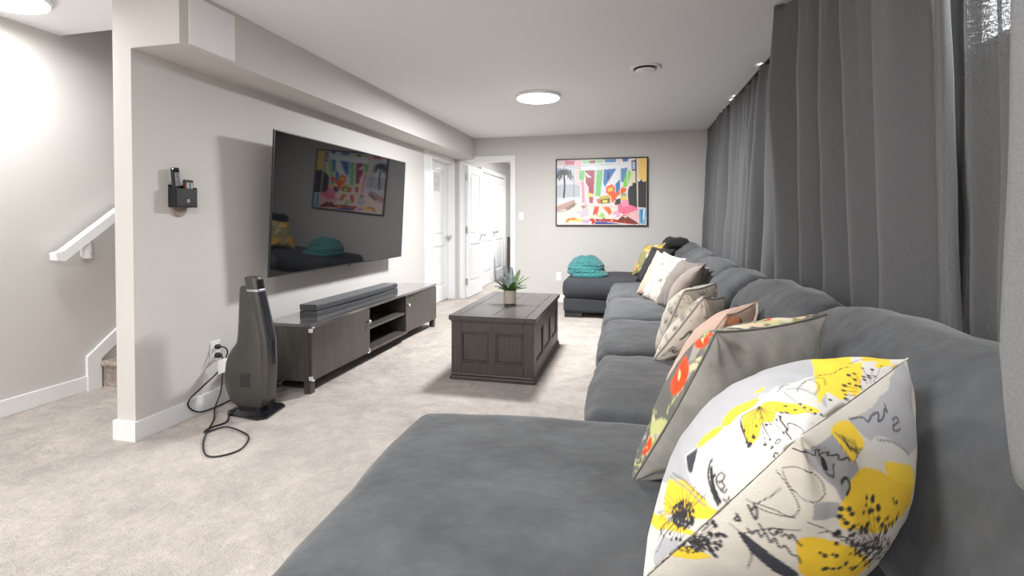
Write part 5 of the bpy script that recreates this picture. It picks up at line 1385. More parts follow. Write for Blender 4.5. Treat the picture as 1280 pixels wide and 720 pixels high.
cvF.dot(0.036, 0.442, 0.0036, (48, 46, 50))
cvF.dot(0.004, 0.356, 0.0046, (48, 46, 50))
cvF.dot(0.034, 0.378, 0.0028, (48, 46, 50))
cvF.dot(0.058, 0.394, 0.0028, (48, 46, 50))
cvF.dot(0.032, 0.380, 0.0036, (48, 46, 50))
cvF.dot(0.058, 0.420, 0.0028, (48, 46, 50))
cvF.dot(0.000, 0.406, 0.0046, (48, 46, 50))
cvF.dot(0.066, 0.408, 0.0028, (48, 46, 50))
cvF.dot(0.056, 0.382, 0.0028, (48, 46, 50))
cvF.dot(0.030, 0.430, 0.0046, (48, 46, 50))
cvF.dot(0.020, 0.424, 0.0046, (48, 46, 50))
cvF.dot(0.020, 0.420, 0.0046, (48, 46, 50))
cvF.dot(0.062, 0.422, 0.0028, (48, 46, 50))
cvF.dot(0.060, 0.392, 0.0028, (48, 46, 50))
cvF.dot(0.052, 0.410, 0.0046, (48, 46, 50))
cvF.dot(0.000, 0.388, 0.0046, (48, 46, 50))
cvF.dot(0.034, 0.424, 0.0046, (48, 46, 50))
cvF.dot(0.000, 0.398, 0.0036, (48, 46, 50))
cvF.dot(0.028, 0.430, 0.0036, (48, 46, 50))
cvF.dot(0.052, 0.394, 0.0036, (48, 46, 50))
cvF.dot(0.040, 0.374, 0.0036, (48, 46, 50))
cvF.dot(0.032, 0.372, 0.0028, (48, 46, 50))
cvF.dot(0.044, 0.438, 0.0036, (48, 46, 50))
cvF.dot(0.018, 0.362, 0.0046, (48, 46, 50))
cvF.dot(0.016, 0.384, 0.0028, (48, 46, 50))
cvF.dot(0.034, 0.376, 0.0028, (48, 46, 50))
cvF.dot(0.042, 0.388, 0.0046, (48, 46, 50))
cvF.dot(0.044, 0.438, 0.0046, (48, 46, 50))
cvF.dot(0.030, 0.424, 0.0028, (48, 46, 50))
cvF.dot(0.042, 0.446, 0.0036, (48, 46, 50))
cvF.dot(0.040, 0.446, 0.0036, (48, 46, 50))
cvF.dot(0.058, 0.440, 0.0036, (48, 46, 50))
cvF.dot(0.034, 0.406, 0.0028, (48, 46, 50))
cvF.dot(0.042, 0.412, 0.0046, (48, 46, 50))
cvF.dot(0.002, 0.368, 0.0028, (48, 46, 50))
cvF.dot(0.042, 0.398, 0.0036, (48, 46, 50))
cvF.dot(0.020, 0.374, 0.0046, (48, 46, 50))
cvF.dot(0.058, 0.394, 0.0028, (48, 46, 50))
cvF.dot(0.048, 0.410, 0.0036, (48, 46, 50))
cvF.dot(0.022, 0.382, 0.0036, (48, 46, 50))
cvF.dot(0.014, 0.422, 0.0036, (48, 46, 50))
cvF.dot(0.054, 0.440, 0.0036, (48, 46, 50))
cvF.dot(0.042, 0.428, 0.0036, (48, 46, 50))
cvF.dot(0.000, 0.352, 0.0028, (48, 46, 50))
cvF.dot(0.030, 0.360, 0.0036, (48, 46, 50))
cvF.dot(0.048, 0.420, 0.0036, (48, 46, 50))
cvF.dot(0.026, 0.418, 0.0028, (48, 46, 50))
cvF.dot(0.042, 0.432, 0.0028, (48, 46, 50))
cvF.dot(0.056, 0.408, 0.0046, (48, 46, 50))
cvF.dot(0.060, 0.436, 0.0028, (48, 46, 50))
cvF.dot(0.056, 0.392, 0.0036, (48, 46, 50))
cvF.dot(0.030, 0.356, 0.0036, (48, 46, 50))
cvF.dot(0.034, 0.406, 0.0028, (48, 46, 50))
cvF.dot(0.042, 0.392, 0.0036, (48, 46, 50))
cvF.dot(0.028, 0.430, 0.0028, (48, 46, 50))
cvF.dot(0.020, 0.380, 0.0046, (48, 46, 50))
cvF.dot(0.024, 0.422, 0.0036, (48, 46, 50))
cvF.dot(0.032, 0.396, 0.0028, (48, 46, 50))
cvF.dot(0.000, 0.390, 0.0046, (48, 46, 50))
cvF.dot(0.038, 0.394, 0.0036, (48, 46, 50))
cvF.dot(0.000, 0.362, 0.0046, (48, 46, 50))
cvF.dot(0.034, 0.402, 0.0028, (48, 46, 50))
cvF.dot(0.054, 0.430, 0.0036, (48, 46, 50))
cvF.dot(0.010, 0.364, 0.0046, (48, 46, 50))
cvF.dot(0.012, 0.378, 0.0046, (48, 46, 50))
cvF.dot(0.044, 0.400, 0.0046, (48, 46, 50))
cvF.dot(0.062, 0.408, 0.0028, (48, 46, 50))
cvF.dot(0.024, 0.374, 0.0036, (48, 46, 50))
cvF.dot(0.038, 0.388, 0.0036, (48, 46, 50))
cvF.dot(0.038, 0.416, 0.0036, (48, 46, 50))
cvF.dot(0.036, 0.402, 0.0036, (48, 46, 50))
cvF.dot(0.030, 0.438, 0.0046, (48, 46, 50))
cvF.dot(0.026, 0.398, 0.0046, (48, 46, 50))
cvF.dot(0.020, 0.394, 0.0028, (48, 46, 50))
cvF.dot(0.044, 0.376, 0.0036, (48, 46, 50))
cvF.dot(0.058, 0.416, 0.0036, (48, 46, 50))
cvF.dot(0.052, 0.424, 0.0046, (48, 46, 50))
cvF.dot(0.020, 0.376, 0.0036, (48, 46, 50))
cvF.dot(0.050, 0.398, 0.0036, (48, 46, 50))
cvF.dot(0.034, 0.384, 0.0028, (48, 46, 50))
cvF.dot(0.040, 0.424, 0.0036, (48, 46, 50))
cvF.dot(0.026, 0.396, 0.0036, (48, 46, 50))
cvF.dot(0.054, 0.378, 0.0028, (48, 46, 50))
cvF.dot(0.000, 0.358, 0.0046, (48, 46, 50))
cvF.dot(0.054, 0.418, 0.0046, (48, 46, 50))
cvF.dot(0.020, 0.398, 0.0028, (48, 46, 50))
cvF.dot(0.050, 0.446, 0.0046, (48, 46, 50))
cvF.dot(0.046, 0.414, 0.0036, (48, 46, 50))
cvF.dot(0.018, 0.378, 0.0046, (48, 46, 50))
cvF.dot(0.046, 0.414, 0.0028, (48, 46, 50))
cvF.dot(0.064, 0.406, 0.0028, (48, 46, 50))
cvF.dot(0.010, 0.404, 0.0036, (48, 46, 50))
cvF.dot(0.020, 0.398, 0.0028, (48, 46, 50))
cvF.dot(0.056, 0.398, 0.0036, (48, 46, 50))
cvF.dot(0.058, 0.394, 0.0028, (48, 46, 50))
cvF.dot(0.062, 0.432, 0.0046, (48, 46, 50))
cvF.dot(0.056, 0.388, 0.0036, (48, 46, 50))
cvF.dot(0.022, 0.352, 0.0036, (48, 46, 50))
cvF.dot(0.040, 0.406, 0.0036, (48, 46, 50))
cvF.dot(0.050, 0.408, 0.0046, (48, 46, 50))
cvF.dot(0.044, 0.410, 0.0036, (48, 46, 50))
cvF.dot(0.058, 0.440, 0.0028, (48, 46, 50))
cvF.dot(0.054, 0.420, 0.0036, (48, 46, 50))
cvF.dot(0.062, 0.416, 0.0036, (48, 46, 50))
cvF.dot(0.048, 0.420, 0.0046, (48, 46, 50))
cvF.dot(0.032, 0.428, 0.0036, (48, 46, 50))
cvF.dot(0.012, 0.368, 0.0036, (48, 46, 50))
cvF.dot(0.052, 0.404, 0.0036, (48, 46, 50))
cvF.dot(0.052, 0.394, 0.0046, (48, 46, 50))
cvF.dot(0.030, 0.416, 0.0028, (48, 46, 50))
cvF.dot(0.038, 0.366, 0.0028, (48, 46, 50))
cvF.dot(0.064, 0.430, 0.0036, (48, 46, 50))
cvF.dot(0.016, 0.394, 0.0046, (48, 46, 50))
cvF.dot(0.058, 0.436, 0.0036, (48, 46, 50))
cvF.dot(0.052, 0.434, 0.0046, (48, 46, 50))
cvF.dot(0.016, 0.404, 0.0036, (48, 46, 50))
cvF.dot(0.008, 0.378, 0.0028, (48, 46, 50))
cvF.dot(0.016, 0.392, 0.0036, (48, 46, 50))
cvF.dot(0.012, 0.376, 0.0036, (48, 46, 50))
cvF.dot(0.000, 0.382, 0.0046, (48, 46, 50))
cvF.dot(0.048, 0.442, 0.0036, (48, 46, 50))
cvF.dot(0.046, 0.368, 0.0036, (48, 46, 50))
cvF.dot(0.054, 0.398, 0.0028, (48, 46, 50))
cvF.dot(0.018, 0.410, 0.0046, (48, 46, 50))
cvF.dot(0.044, 0.386, 0.0036, (48, 46, 50))
cvF.dot(0.016, 0.370, 0.0046, (48, 46, 50))
cvF.dot(0.026, 0.412, 0.0046, (48, 46, 50))
cvF.dot(0.008, 0.376, 0.0046, (48, 46, 50))
cvF.dot(0.050, 0.420, 0.0046, (48, 46, 50))
cvF.dot(0.030, 0.436, 0.0028, (48, 46, 50))
cvF.dot(0.044, 0.390, 0.0028, (48, 46, 50))
cvF.dot(0.046, 0.424, 0.0028, (48, 46, 50))
cvF.dot(0.054, 0.420, 0.0028, (48, 46, 50))
cvF.dot(0.012, 0.354, 0.0046, (48, 46, 50))
cvF.dot(0.028, 0.398, 0.0036, (48, 46, 50))
cvF.dot(0.012, 0.376, 0.0036, (48, 46, 50))
cvF.dot(0.040, 0.438, 0.0028, (48, 46, 50))
cvF.dot(0.018, 0.392, 0.0028, (48, 46, 50))
cvF.dot(0.036, 0.408, 0.0028, (48, 46, 50))
cvF.dot(0.426, 0.610, 0.0036, (48, 46, 50))
cvF.dot(0.376, 0.620, 0.0028, (48, 46, 50))
cvF.dot(0.322, 0.638, 0.0046, (48, 46, 50))
cvF.dot(0.362, 0.622, 0.0046, (48, 46, 50))
cvF.dot(0.440, 0.642, 0.0036, (48, 46, 50))
cvF.dot(0.386, 0.600, 0.0046, (48, 46, 50))
cvF.dot(0.442, 0.626, 0.0036, (48, 46, 50))
cvF.dot(0.474, 0.578, 0.0046, (48, 46, 50))
cvF.dot(0.446, 0.624, 0.0036, (48, 46, 50))
cvF.dot(0.370, 0.610, 0.0028, (48, 46, 50))
cvF.dot(0.378, 0.624, 0.0028, (48, 46, 50))
cvF.dot(0.350, 0.630, 0.0046, (48, 46, 50))
cvF.dot(0.462, 0.608, 0.0036, (48, 46, 50))
cvF.dot(0.416, 0.624, 0.0046, (48, 46, 50))
cvF.dot(0.426, 0.616, 0.0028, (48, 46, 50))
cvF.dot(0.388, 0.590, 0.0046, (48, 46, 50))
cvF.dot(0.498, 0.604, 0.0036, (48, 46, 50))
cvF.dot(0.340, 0.656, 0.0028, (48, 46, 50))
cvF.dot(0.430, 0.624, 0.0036, (48, 46, 50))
cvF.dot(0.420, 0.620, 0.0046, (48, 46, 50))
cvF.dot(0.464, 0.560, 0.0028, (48, 46, 50))
cvF.dot(0.438, 0.584, 0.0046, (48, 46, 50))
cvF.dot(0.374, 0.614, 0.0036, (48, 46, 50))
cvF.dot(0.360, 0.650, 0.0028, (48, 46, 50))
cvF.dot(0.356, 0.638, 0.0046, (48, 46, 50))
cvF.dot(0.358, 0.630, 0.0046, (48, 46, 50))
cvF.dot(0.450, 0.632, 0.0028, (48, 46, 50))
cvF.dot(0.344, 0.618, 0.0036, (48, 46, 50))
cvF.dot(0.354, 0.646, 0.0028, (48, 46, 50))
cvF.dot(0.422, 0.608, 0.0036, (48, 46, 50))
cvF.dot(0.424, 0.632, 0.0028, (48, 46, 50))
cvF.dot(0.396, 0.608, 0.0046, (48, 46, 50))
cvF.dot(0.410, 0.626, 0.0036, (48, 46, 50))
cvF.dot(0.388, 0.612, 0.0036, (48, 46, 50))
cvF.dot(0.418, 0.600, 0.0046, (48, 46, 50))
cvF.dot(0.444, 0.584, 0.0046, (48, 46, 50))
cvF.dot(0.466, 0.566, 0.0046, (48, 46, 50))
cvF.dot(0.458, 0.568, 0.0046, (48, 46, 50))
cvF.dot(0.366, 0.610, 0.0046, (48, 46, 50))
cvF.dot(0.452, 0.588, 0.0036, (48, 46, 50))
cvF.dot(0.342, 0.628, 0.0036, (48, 46, 50))
cvF.dot(0.350, 0.632, 0.0036, (48, 46, 50))
cvF.dot(0.374, 0.594, 0.0036, (48, 46, 50))
cvF.dot(0.398, 0.634, 0.0036, (48, 46, 50))
cvF.dot(0.384, 0.596, 0.0046, (48, 46, 50))
cvF.dot(0.396, 0.604, 0.0028, (48, 46, 50))
cvF.dot(0.436, 0.632, 0.0046, (48, 46, 50))
cvF.dot(0.342, 0.628, 0.0046, (48, 46, 50))
cvF.dot(0.418, 0.610, 0.0046, (48, 46, 50))
cvF.dot(0.344, 0.644, 0.0046, (48, 46, 50))
cvF.dot(0.456, 0.622, 0.0036, (48, 46, 50))
cvF.dot(0.436, 0.640, 0.0036, (48, 46, 50))
cvF.dot(0.470, 0.608, 0.0046, (48, 46, 50))
cvF.dot(0.388, 0.644, 0.0036, (48, 46, 50))
cvF.dot(0.388, 0.614, 0.0036, (48, 46, 50))
cvF.dot(0.370, 0.652, 0.0036, (48, 46, 50))
cvF.dot(0.382, 0.644, 0.0028, (48, 46, 50))
cvF.dot(0.392, 0.594, 0.0028, (48, 46, 50))
cvF.dot(0.346, 0.636, 0.0036, (48, 46, 50))
cvF.dot(0.354, 0.636, 0.0046, (48, 46, 50))
cvF.dot(0.444, 0.628, 0.0036, (48, 46, 50))
cvF.dot(0.414, 0.594, 0.0046, (48, 46, 50))
cvF.dot(0.396, 0.586, 0.0028, (48, 46, 50))
cvF.dot(0.418, 0.608, 0.0036, (48, 46, 50))
cvF.dot(0.370, 0.620, 0.0046, (48, 46, 50))
cvF.dot(0.398, 0.614, 0.0046, (48, 46, 50))
cvF.dot(0.426, 0.610, 0.0036, (48, 46, 50))
cvF.dot(0.398, 0.614, 0.0028, (48, 46, 50))
cvF.dot(0.440, 0.612, 0.0036, (48, 46, 50))
cvF.dot(0.388, 0.650, 0.0046, (48, 46, 50))
cvF.dot(0.322, 0.646, 0.0036, (48, 46, 50))
cvF.dot(0.426, 0.588, 0.0046, (48, 46, 50))
cvF.dot(0.428, 0.622, 0.0028, (48, 46, 50))
cvF.dot(0.406, 0.632, 0.0046, (48, 46, 50))
cvF.dot(0.372, 0.640, 0.0046, (48, 46, 50))
cvF.dot(0.332, 0.640, 0.0036, (48, 46, 50))
cvF.dot(0.426, 0.604, 0.0046, (48, 46, 50))
cvF.dot(0.422, 0.646, 0.0036, (48, 46, 50))
cvF.dot(0.410, 0.618, 0.0028, (48, 46, 50))
cvF.dot(0.352, 0.648, 0.0046, (48, 46, 50))
cvF.dot(0.330, 0.618, 0.0046, (48, 46, 50))
cvF.dot(0.376, 0.622, 0.0028, (48, 46, 50))
cvF.dot(0.416, 0.614, 0.0046, (48, 46, 50))
cvF.dot(0.374, 0.660, 0.0036, (48, 46, 50))
cvF.dot(0.376, 0.654, 0.0036, (48, 46, 50))
cvF.dot(0.340, 0.618, 0.0036, (48, 46, 50))
cvF.dot(0.422, 0.604, 0.0036, (48, 46, 50))
cvF.dot(0.404, 0.618, 0.0028, (48, 46, 50))
cvF.dot(0.368, 0.636, 0.0036, (48, 46, 50))
cvF.dot(0.362, 0.636, 0.0046, (48, 46, 50))
cvF.dot(0.360, 0.602, 0.0028, (48, 46, 50))
cvF.dot(0.350, 0.632, 0.0036, (48, 46, 50))
cvF.dot(0.408, 0.634, 0.0036, (48, 46, 50))
cvF.dot(0.380, 0.626, 0.0046, (48, 46, 50))
cvF.dot(0.434, 0.618, 0.0046, (48, 46, 50))
cvF.dot(0.448, 0.578, 0.0036, (48, 46, 50))
cvF.dot(0.416, 0.648, 0.0036, (48, 46, 50))
cvF.dot(0.416, 0.618, 0.0046, (48, 46, 50))
cvF.dot(0.416, 0.622, 0.0046, (48, 46, 50))
cvF.dot(0.406, 0.586, 0.0036, (48, 46, 50))
cvF.dot(0.402, 0.604, 0.0028, (48, 46, 50))
cvF.dot(0.398, 0.596, 0.0036, (48, 46, 50))
cvF.dot(0.418, 0.620, 0.0046, (48, 46, 50))
cvF.dot(0.418, 0.610, 0.0046, (48, 46, 50))
cvF.dot(0.358, 0.608, 0.0046, (48, 46, 50))
cvF.dot(0.338, 0.630, 0.0028, (48, 46, 50))
cvF.dot(0.468, 0.604, 0.0046, (48, 46, 50))
cvF.dot(0.426, 0.616, 0.0046, (48, 46, 50))
cvF.dot(0.382, 0.626, 0.0046, (48, 46, 50))
cvF.dot(0.374, 0.652, 0.0036, (48, 46, 50))
cvF.dot(0.364, 0.620, 0.0028, (48, 46, 50))
cvF.dot(0.394, 0.600, 0.0046, (48, 46, 50))
cvF.dot(0.424, 0.590, 0.0036, (48, 46, 50))
cvF.dot(0.420, 0.608, 0.0036, (48, 46, 50))
cvF.dot(0.382, 0.662, 0.0036, (48, 46, 50))
cvF.dot(0.388, 0.656, 0.0046, (48, 46, 50))
cvF.dot(0.472, 0.590, 0.0046, (48, 46, 50))
cvF.dot(0.422, 0.608, 0.0028, (48, 46, 50))
cvF.dot(0.466, 0.612, 0.0036, (48, 46, 50))
cvF.dot(0.458, 0.622, 0.0036, (48, 46, 50))
cvF.dot(0.364, 0.602, 0.0036, (48, 46, 50))
cvF.dot(0.378, 0.658, 0.0036, (48, 46, 50))
cvF.dot(0.454, 0.618, 0.0046, (48, 46, 50))
cvF.dot(0.428, 0.598, 0.0028, (48, 46, 50))
cvF.dot(0.404, 0.626, 0.0036, (48, 46, 50))
cvF.dot(0.394, 0.634, 0.0036, (48, 46, 50))
cvF.dot(0.356, 0.626, 0.0046, (48, 46, 50))
cvF.dot(0.338, 0.640, 0.0036, (48, 46, 50))
cvF.dot(0.360, 0.610, 0.0046, (48, 46, 50))
cvF.dot(0.416, 0.614, 0.0046, (48, 46, 50))
cvF.dot(0.490, 0.610, 0.0046, (48, 46, 50))
cvF.dot(0.402, 0.656, 0.0028, (48, 46, 50))
cvF.dot(0.458, 0.592, 0.0036, (48, 46, 50))
cvF.dot(0.376, 0.630, 0.0036, (48, 46, 50))
cvF.dot(0.380, 0.622, 0.0028, (48, 46, 50))
cvF.dot(0.364, 0.654, 0.0036, (48, 46, 50))
cvF.dot(0.398, 0.600, 0.0028, (48, 46, 50))
cvF.dot(0.406, 0.618, 0.0036, (48, 46, 50))
cvF.dot(0.398, 0.602, 0.0028, (48, 46, 50))
cvF.dot(0.406, 0.612, 0.0036, (48, 46, 50))
cvF.dot(0.418, 0.602, 0.0036, (48, 46, 50))
cvF.dot(0.330, 0.642, 0.0046, (48, 46, 50))
cvF.dot(0.360, 0.630, 0.0028, (48, 46, 50))
cvF.dot(0.476, 0.586, 0.0028, (48, 46, 50))
cvF.dot(0.404, 0.602, 0.0028, (48, 46, 50))
cvF.dot(0.404, 0.644, 0.0036, (48, 46, 50))
cvF.dot(0.328, 0.646, 0.0046, (48, 46, 50))
cvF.dot(0.396, 0.616, 0.0036, (48, 46, 50))
cvF.dot(0.452, 0.620, 0.0036, (48, 46, 50))
cvF.dot(0.412, 0.650, 0.0028, (48, 46, 50))
cvF.dot(0.414, 0.608, 0.0046, (48, 46, 50))
cvF.dot(0.446, 0.598, 0.0036, (48, 46, 50))
cvB.stroke([(0.074, 0.426), (0.092, 0.378), (0.108, 0.328)], 0.0022, (48, 46, 50))
cvB.stroke([(0.074, 0.426), (0.094, 0.386), (0.118, 0.342)], 0.0022, (48, 46, 50))
cvB.stroke([(0.074, 0.426), (0.108, 0.38), (0.154, 0.316)], 0.0022, (48, 46, 50))
cvB.stroke([(0.074, 0.426), (0.112, 0.384), (0.182, 0.308)], 0.0022, (48, 46, 50))
cvB.stroke([(0.074, 0.426), (0.13, 0.38)], 0.0022, (48, 46, 50))
cvB.stroke([(0.074, 0.426), (0.11, 0.404), (0.162, 0.362)], 0.0022, (48, 46, 50))
cvB.stroke([(0.074, 0.426), (0.116, 0.404), (0.178, 0.368)], 0.0022, (48, 46, 50))
cvB.stroke([(0.074, 0.426), (0.118, 0.414), (0.17, 0.392)], 0.0022, (48, 46, 50))
cvB.stroke([(0.074, 0.426), (0.104, 0.426), (0.138, 0.42)], 0.0022, (48, 46, 50))
cvB.stroke([(0.074, 0.426), (0.112, 0.434), (0.152, 0.438)], 0.0022, (48, 46, 50))
cvB.stroke([(0.074, 0.426), (0.108, 0.442), (0.144, 0.464)], 0.0022, (48, 46, 50))
cvB.stroke([(0.074, 0.426), (0.092, 0.452), (0.11, 0.47)], 0.0022, (48, 46, 50))
cvB.stroke([(0.074, 0.426), (0.094, 0.466), (0.11, 0.504)], 0.0022, (48, 46, 50))
cvB.stroke([(0.074, 0.426), (0.076, 0.468), (0.088, 0.506)], 0.0022, (48, 46, 50))
cvB.stroke([(0.074, 0.426), (0.07, 0.484), (0.068, 0.528)], 0.0022, (48, 46, 50))
cvB.stroke([(0.074, 0.426), (0.048, 0.398), (0.016, 0.376)], 0.0022, (48, 46, 50))
cvB.dot(0.016, 0.376, 0.0065, (48, 46, 50))
cvB.stroke([(0.074, 0.426), (0.056, 0.398), (0.03, 0.366)], 0.0022, (48, 46, 50))
cvB.dot(0.030, 0.366, 0.0065, (48, 46, 50))
cvB.stroke([(0.074, 0.426), (0.056, 0.39), (0.04, 0.348)], 0.0022, (48, 46, 50))
cvB.dot(0.040, 0.348, 0.005, (48, 46, 50))
cvB.stroke([(0.074, 0.426), (0.064, 0.392), (0.06, 0.352)], 0.0022, (48, 46, 50))
cvB.dot(0.060, 0.352, 0.005, (48, 46, 50))
cvB.stroke([(0.074, 0.426), (0.074, 0.374), (0.074, 0.324)], 0.0022, (48, 46, 50))
cvB.dot(0.074, 0.324, 0.005, (48, 46, 50))
cvB.stroke([(0.074, 0.426), (0.086, 0.37), (0.094, 0.316)], 0.0022, (48, 46, 50))
cvB.dot(0.094, 0.316, 0.005, (48, 46, 50))
cvB.stroke([(0.074, 0.426), (0.086, 0.382), (0.11, 0.318)], 0.0022, (48, 46, 50))
cvB.dot(0.110, 0.318, 0.0075, (48, 46, 50))
cvF.stroke([(0.034, 0.406), (0.024, 0.448), (0.012, 0.478)], 0.0022, (48, 46, 50))
cvF.dot(0.012, 0.478, 0.0065, (48, 46, 50))
cvF.stroke([(0.034, 0.406), (0.024, 0.45), (0.02, 0.494)], 0.0022, (48, 46, 50))
cvF.dot(0.020, 0.494, 0.0075, (48, 46, 50))
cvF.stroke([(0.034, 0.406), (0.032, 0.446), (0.032, 0.492)], 0.0022, (48, 46, 50))
cvF.dot(0.032, 0.492, 0.0065, (48, 46, 50))
cvF.stroke([(0.034, 0.406), (0.038, 0.438), (0.04, 0.464)], 0.0022, (48, 46, 50))
cvF.dot(0.040, 0.464, 0.0075, (48, 46, 50))
cvF.stroke([(0.034, 0.406), (0.044, 0.442), (0.052, 0.476)], 0.0022, (48, 46, 50))
cvF.dot(0.052, 0.476, 0.0065, (48, 46, 50))
cvF.stroke([(0.034, 0.406), (0.05, 0.452), (0.068, 0.492)], 0.0022, (48, 46, 50))
cvF.dot(0.068, 0.492, 0.005, (48, 46, 50))
cvF.stroke([(0.034, 0.406), (0.054, 0.436), (0.07, 0.47)], 0.0022, (48, 46, 50))
cvF.dot(0.070, 0.470, 0.005, (48, 46, 50))
cvF.stroke([(0.034, 0.406), (0.056, 0.438), (0.078, 0.46)], 0.0022, (48, 46, 50))
cvF.dot(0.078, 0.460, 0.0065, (48, 46, 50))
cvF.stroke([(0.034, 0.406), (0.056, 0.43), (0.078, 0.446)], 0.0022, (48, 46, 50))
cvF.dot(0.078, 0.446, 0.0065, (48, 46, 50))
cvF.stroke([(0.034, 0.406), (0.058, 0.42), (0.074, 0.43)], 0.0022, (48, 46, 50))
cvF.dot(0.074, 0.430, 0.0075, (48, 46, 50))
cvF.stroke([(0.034, 0.406), (0.066, 0.42), (0.092, 0.426)], 0.0022, (48, 46, 50))
cvF.dot(0.092, 0.426, 0.005, (48, 46, 50))
cvF.stroke([(0.404, 0.622), (0.318, 0.654), (0.252, 0.662)], 0.0022, (48, 46, 50))
cvF.dot(0.252, 0.662, 0.0075, (48, 46, 50))
cvF.stroke([(0.404, 0.622), (0.346, 0.65), (0.292, 0.668)], 0.0022, (48, 46, 50))
cvF.dot(0.292, 0.668, 0.0065, (48, 46, 50))
cvF.stroke([(0.404, 0.622), (0.34, 0.66), (0.284, 0.684)], 0.0022, (48, 46, 50))
cvF.dot(0.284, 0.684, 0.0065, (48, 46, 50))
cvF.stroke([(0.404, 0.622), (0.342, 0.662), (0.29, 0.694)], 0.0022, (48, 46, 50))
cvF.dot(0.290, 0.694, 0.0075, (48, 46, 50))
cvF.stroke([(0.404, 0.622), (0.358, 0.66), (0.32, 0.688)], 0.0022, (48, 46, 50))
cvF.dot(0.320, 0.688, 0.0075, (48, 46, 50))
cvF.stroke([(0.404, 0.622), (0.364, 0.658), (0.336, 0.686)], 0.0022, (48, 46, 50))
cvF.dot(0.336, 0.686, 0.0075, (48, 46, 50))
cvF.stroke([(0.404, 0.622), (0.372, 0.66), (0.34, 0.696)], 0.0022, (48, 46, 50))
cvF.dot(0.340, 0.696, 0.0075, (48, 46, 50))
cvF.stroke([(0.404, 0.622), (0.356, 0.686), (0.33, 0.744)], 0.0022, (48, 46, 50))
cvF.dot(0.330, 0.744, 0.005, (48, 46, 50))
cvF.stroke([(0.404, 0.622), (0.37, 0.678), (0.356, 0.728)], 0.0022, (48, 46, 50))
cvF.dot(0.356, 0.728, 0.005, (48, 46, 50))
cvF.stroke([(0.404, 0.622), (0.388, 0.664), (0.376, 0.706)], 0.0022, (48, 46, 50))
cvF.dot(0.376, 0.706, 0.0075, (48, 46, 50))
cvF.stroke([(0.404, 0.622), (0.392, 0.66), (0.392, 0.69)], 0.0022, (48, 46, 50))
cvF.dot(0.392, 0.690, 0.0075, (48, 46, 50))
cvF.stroke([(0.404, 0.622), (0.404, 0.654), (0.406, 0.682)], 0.0022, (48, 46, 50))
cvF.dot(0.406, 0.682, 0.0065, (48, 46, 50))
cvF.stroke([(0.404, 0.622), (0.412, 0.652), (0.424, 0.682)], 0.0022, (48, 46, 50))
cvF.dot(0.424, 0.682, 0.0065, (48, 46, 50))
cvF.stroke([(0.386, 0.634), (0.36, 0.608), (0.344, 0.574)], 0.0022, (48, 46, 50))
cvF.dot(0.344, 0.574, 0.005, (48, 46, 50))
cvF.stroke([(0.386, 0.634), (0.362, 0.622), (0.346, 0.614)], 0.0022, (48, 46, 50))
cvF.dot(0.346, 0.614, 0.005, (48, 46, 50))
cvF.stroke([(0.386, 0.634), (0.35, 0.632), (0.33, 0.62)], 0.0022, (48, 46, 50))
cvF.dot(0.330, 0.620, 0.005, (48, 46, 50))
cvF.stroke([(0.386, 0.634), (0.348, 0.636), (0.324, 0.63)], 0.0022, (48, 46, 50))
cvF.dot(0.324, 0.630, 0.005, (48, 46, 50))
cvF.stroke([(0.386, 0.634), (0.344, 0.64), (0.308, 0.642)], 0.0022, (48, 46, 50))
cvF.dot(0.308, 0.642, 0.005, (48, 46, 50))
cvF.stroke([(0.386, 0.634), (0.33, 0.646), (0.286, 0.656)], 0.0022, (48, 46, 50))
cvF.dot(0.286, 0.656, 0.005, (48, 46, 50))
cvB.stroke([(0.256, 0.772), (0.228, 0.818), (0.202, 0.868)], 0.0022, (48, 46, 50))
cvB.dot(0.202, 0.868, 0.0065, (48, 46, 50))
cvB.stroke([(0.256, 0.772), (0.218, 0.812), (0.176, 0.864)], 0.0022, (48, 46, 50))
cvB.dot(0.176, 0.864, 0.0075, (48, 46, 50))
cvB.stroke([(0.256, 0.772), (0.216, 0.806), (0.174, 0.84)], 0.0022, (48, 46, 50))
cvB.dot(0.174, 0.840, 0.005, (48, 46, 50))
cvB.stroke([(0.256, 0.772), (0.18, 0.82), (0.094, 0.862)], 0.0022, (48, 46, 50))
cvB.dot(0.094, 0.862, 0.0065, (48, 46, 50))
cvB.stroke([(0.256, 0.772), (0.208, 0.796), (0.15, 0.818)], 0.0022, (48, 46, 50))
cvB.dot(0.150, 0.818, 0.005, (48, 46, 50))
cvB.stroke([(0.256, 0.772), (0.198, 0.788), (0.146, 0.804)], 0.0022, (48, 46, 50))
cvB.dot(0.146, 0.804, 0.0065, (48, 46, 50))
cvB.stroke([(0.256, 0.772), (0.172, 0.79), (0.102, 0.79)], 0.0022, (48, 46, 50))
cvB.dot(0.102, 0.790, 0.005, (48, 46, 50))
cvB.stroke([(0.256, 0.772), (0.168, 0.784), (0.088, 0.766)], 0.0022, (48, 46, 50))
cvB.dot(0.088, 0.766, 0.0075, (48, 46, 50))
cvB.stroke([(0.256, 0.772), (0.208, 0.772), (0.156, 0.766)], 0.0022, (48, 46, 50))
cvB.dot(0.156, 0.766, 0.005, (48, 46, 50))
cvB.stroke([(0.256, 0.772), (0.186, 0.762), (0.132, 0.74)], 0.0022, (48, 46, 50))
cvB.dot(0.132, 0.740, 0.0075, (48, 46, 50))
cvB.stroke([(0.256, 0.772), (0.18, 0.748), (0.128, 0.712)], 0.0022, (48, 46, 50))
cvB.dot(0.128, 0.712, 0.0065, (48, 46, 50))
cvB.stroke([(0.256, 0.772), (0.2, 0.748), (0.162, 0.72)], 0.0022, (48, 46, 50))
cvB.dot(0.162, 0.720, 0.005, (48, 46, 50))
cvB.stroke([(1.0, 0.69), (0.986, 0.664), (0.982, 0.638)], 0.0022, (48, 46, 50))
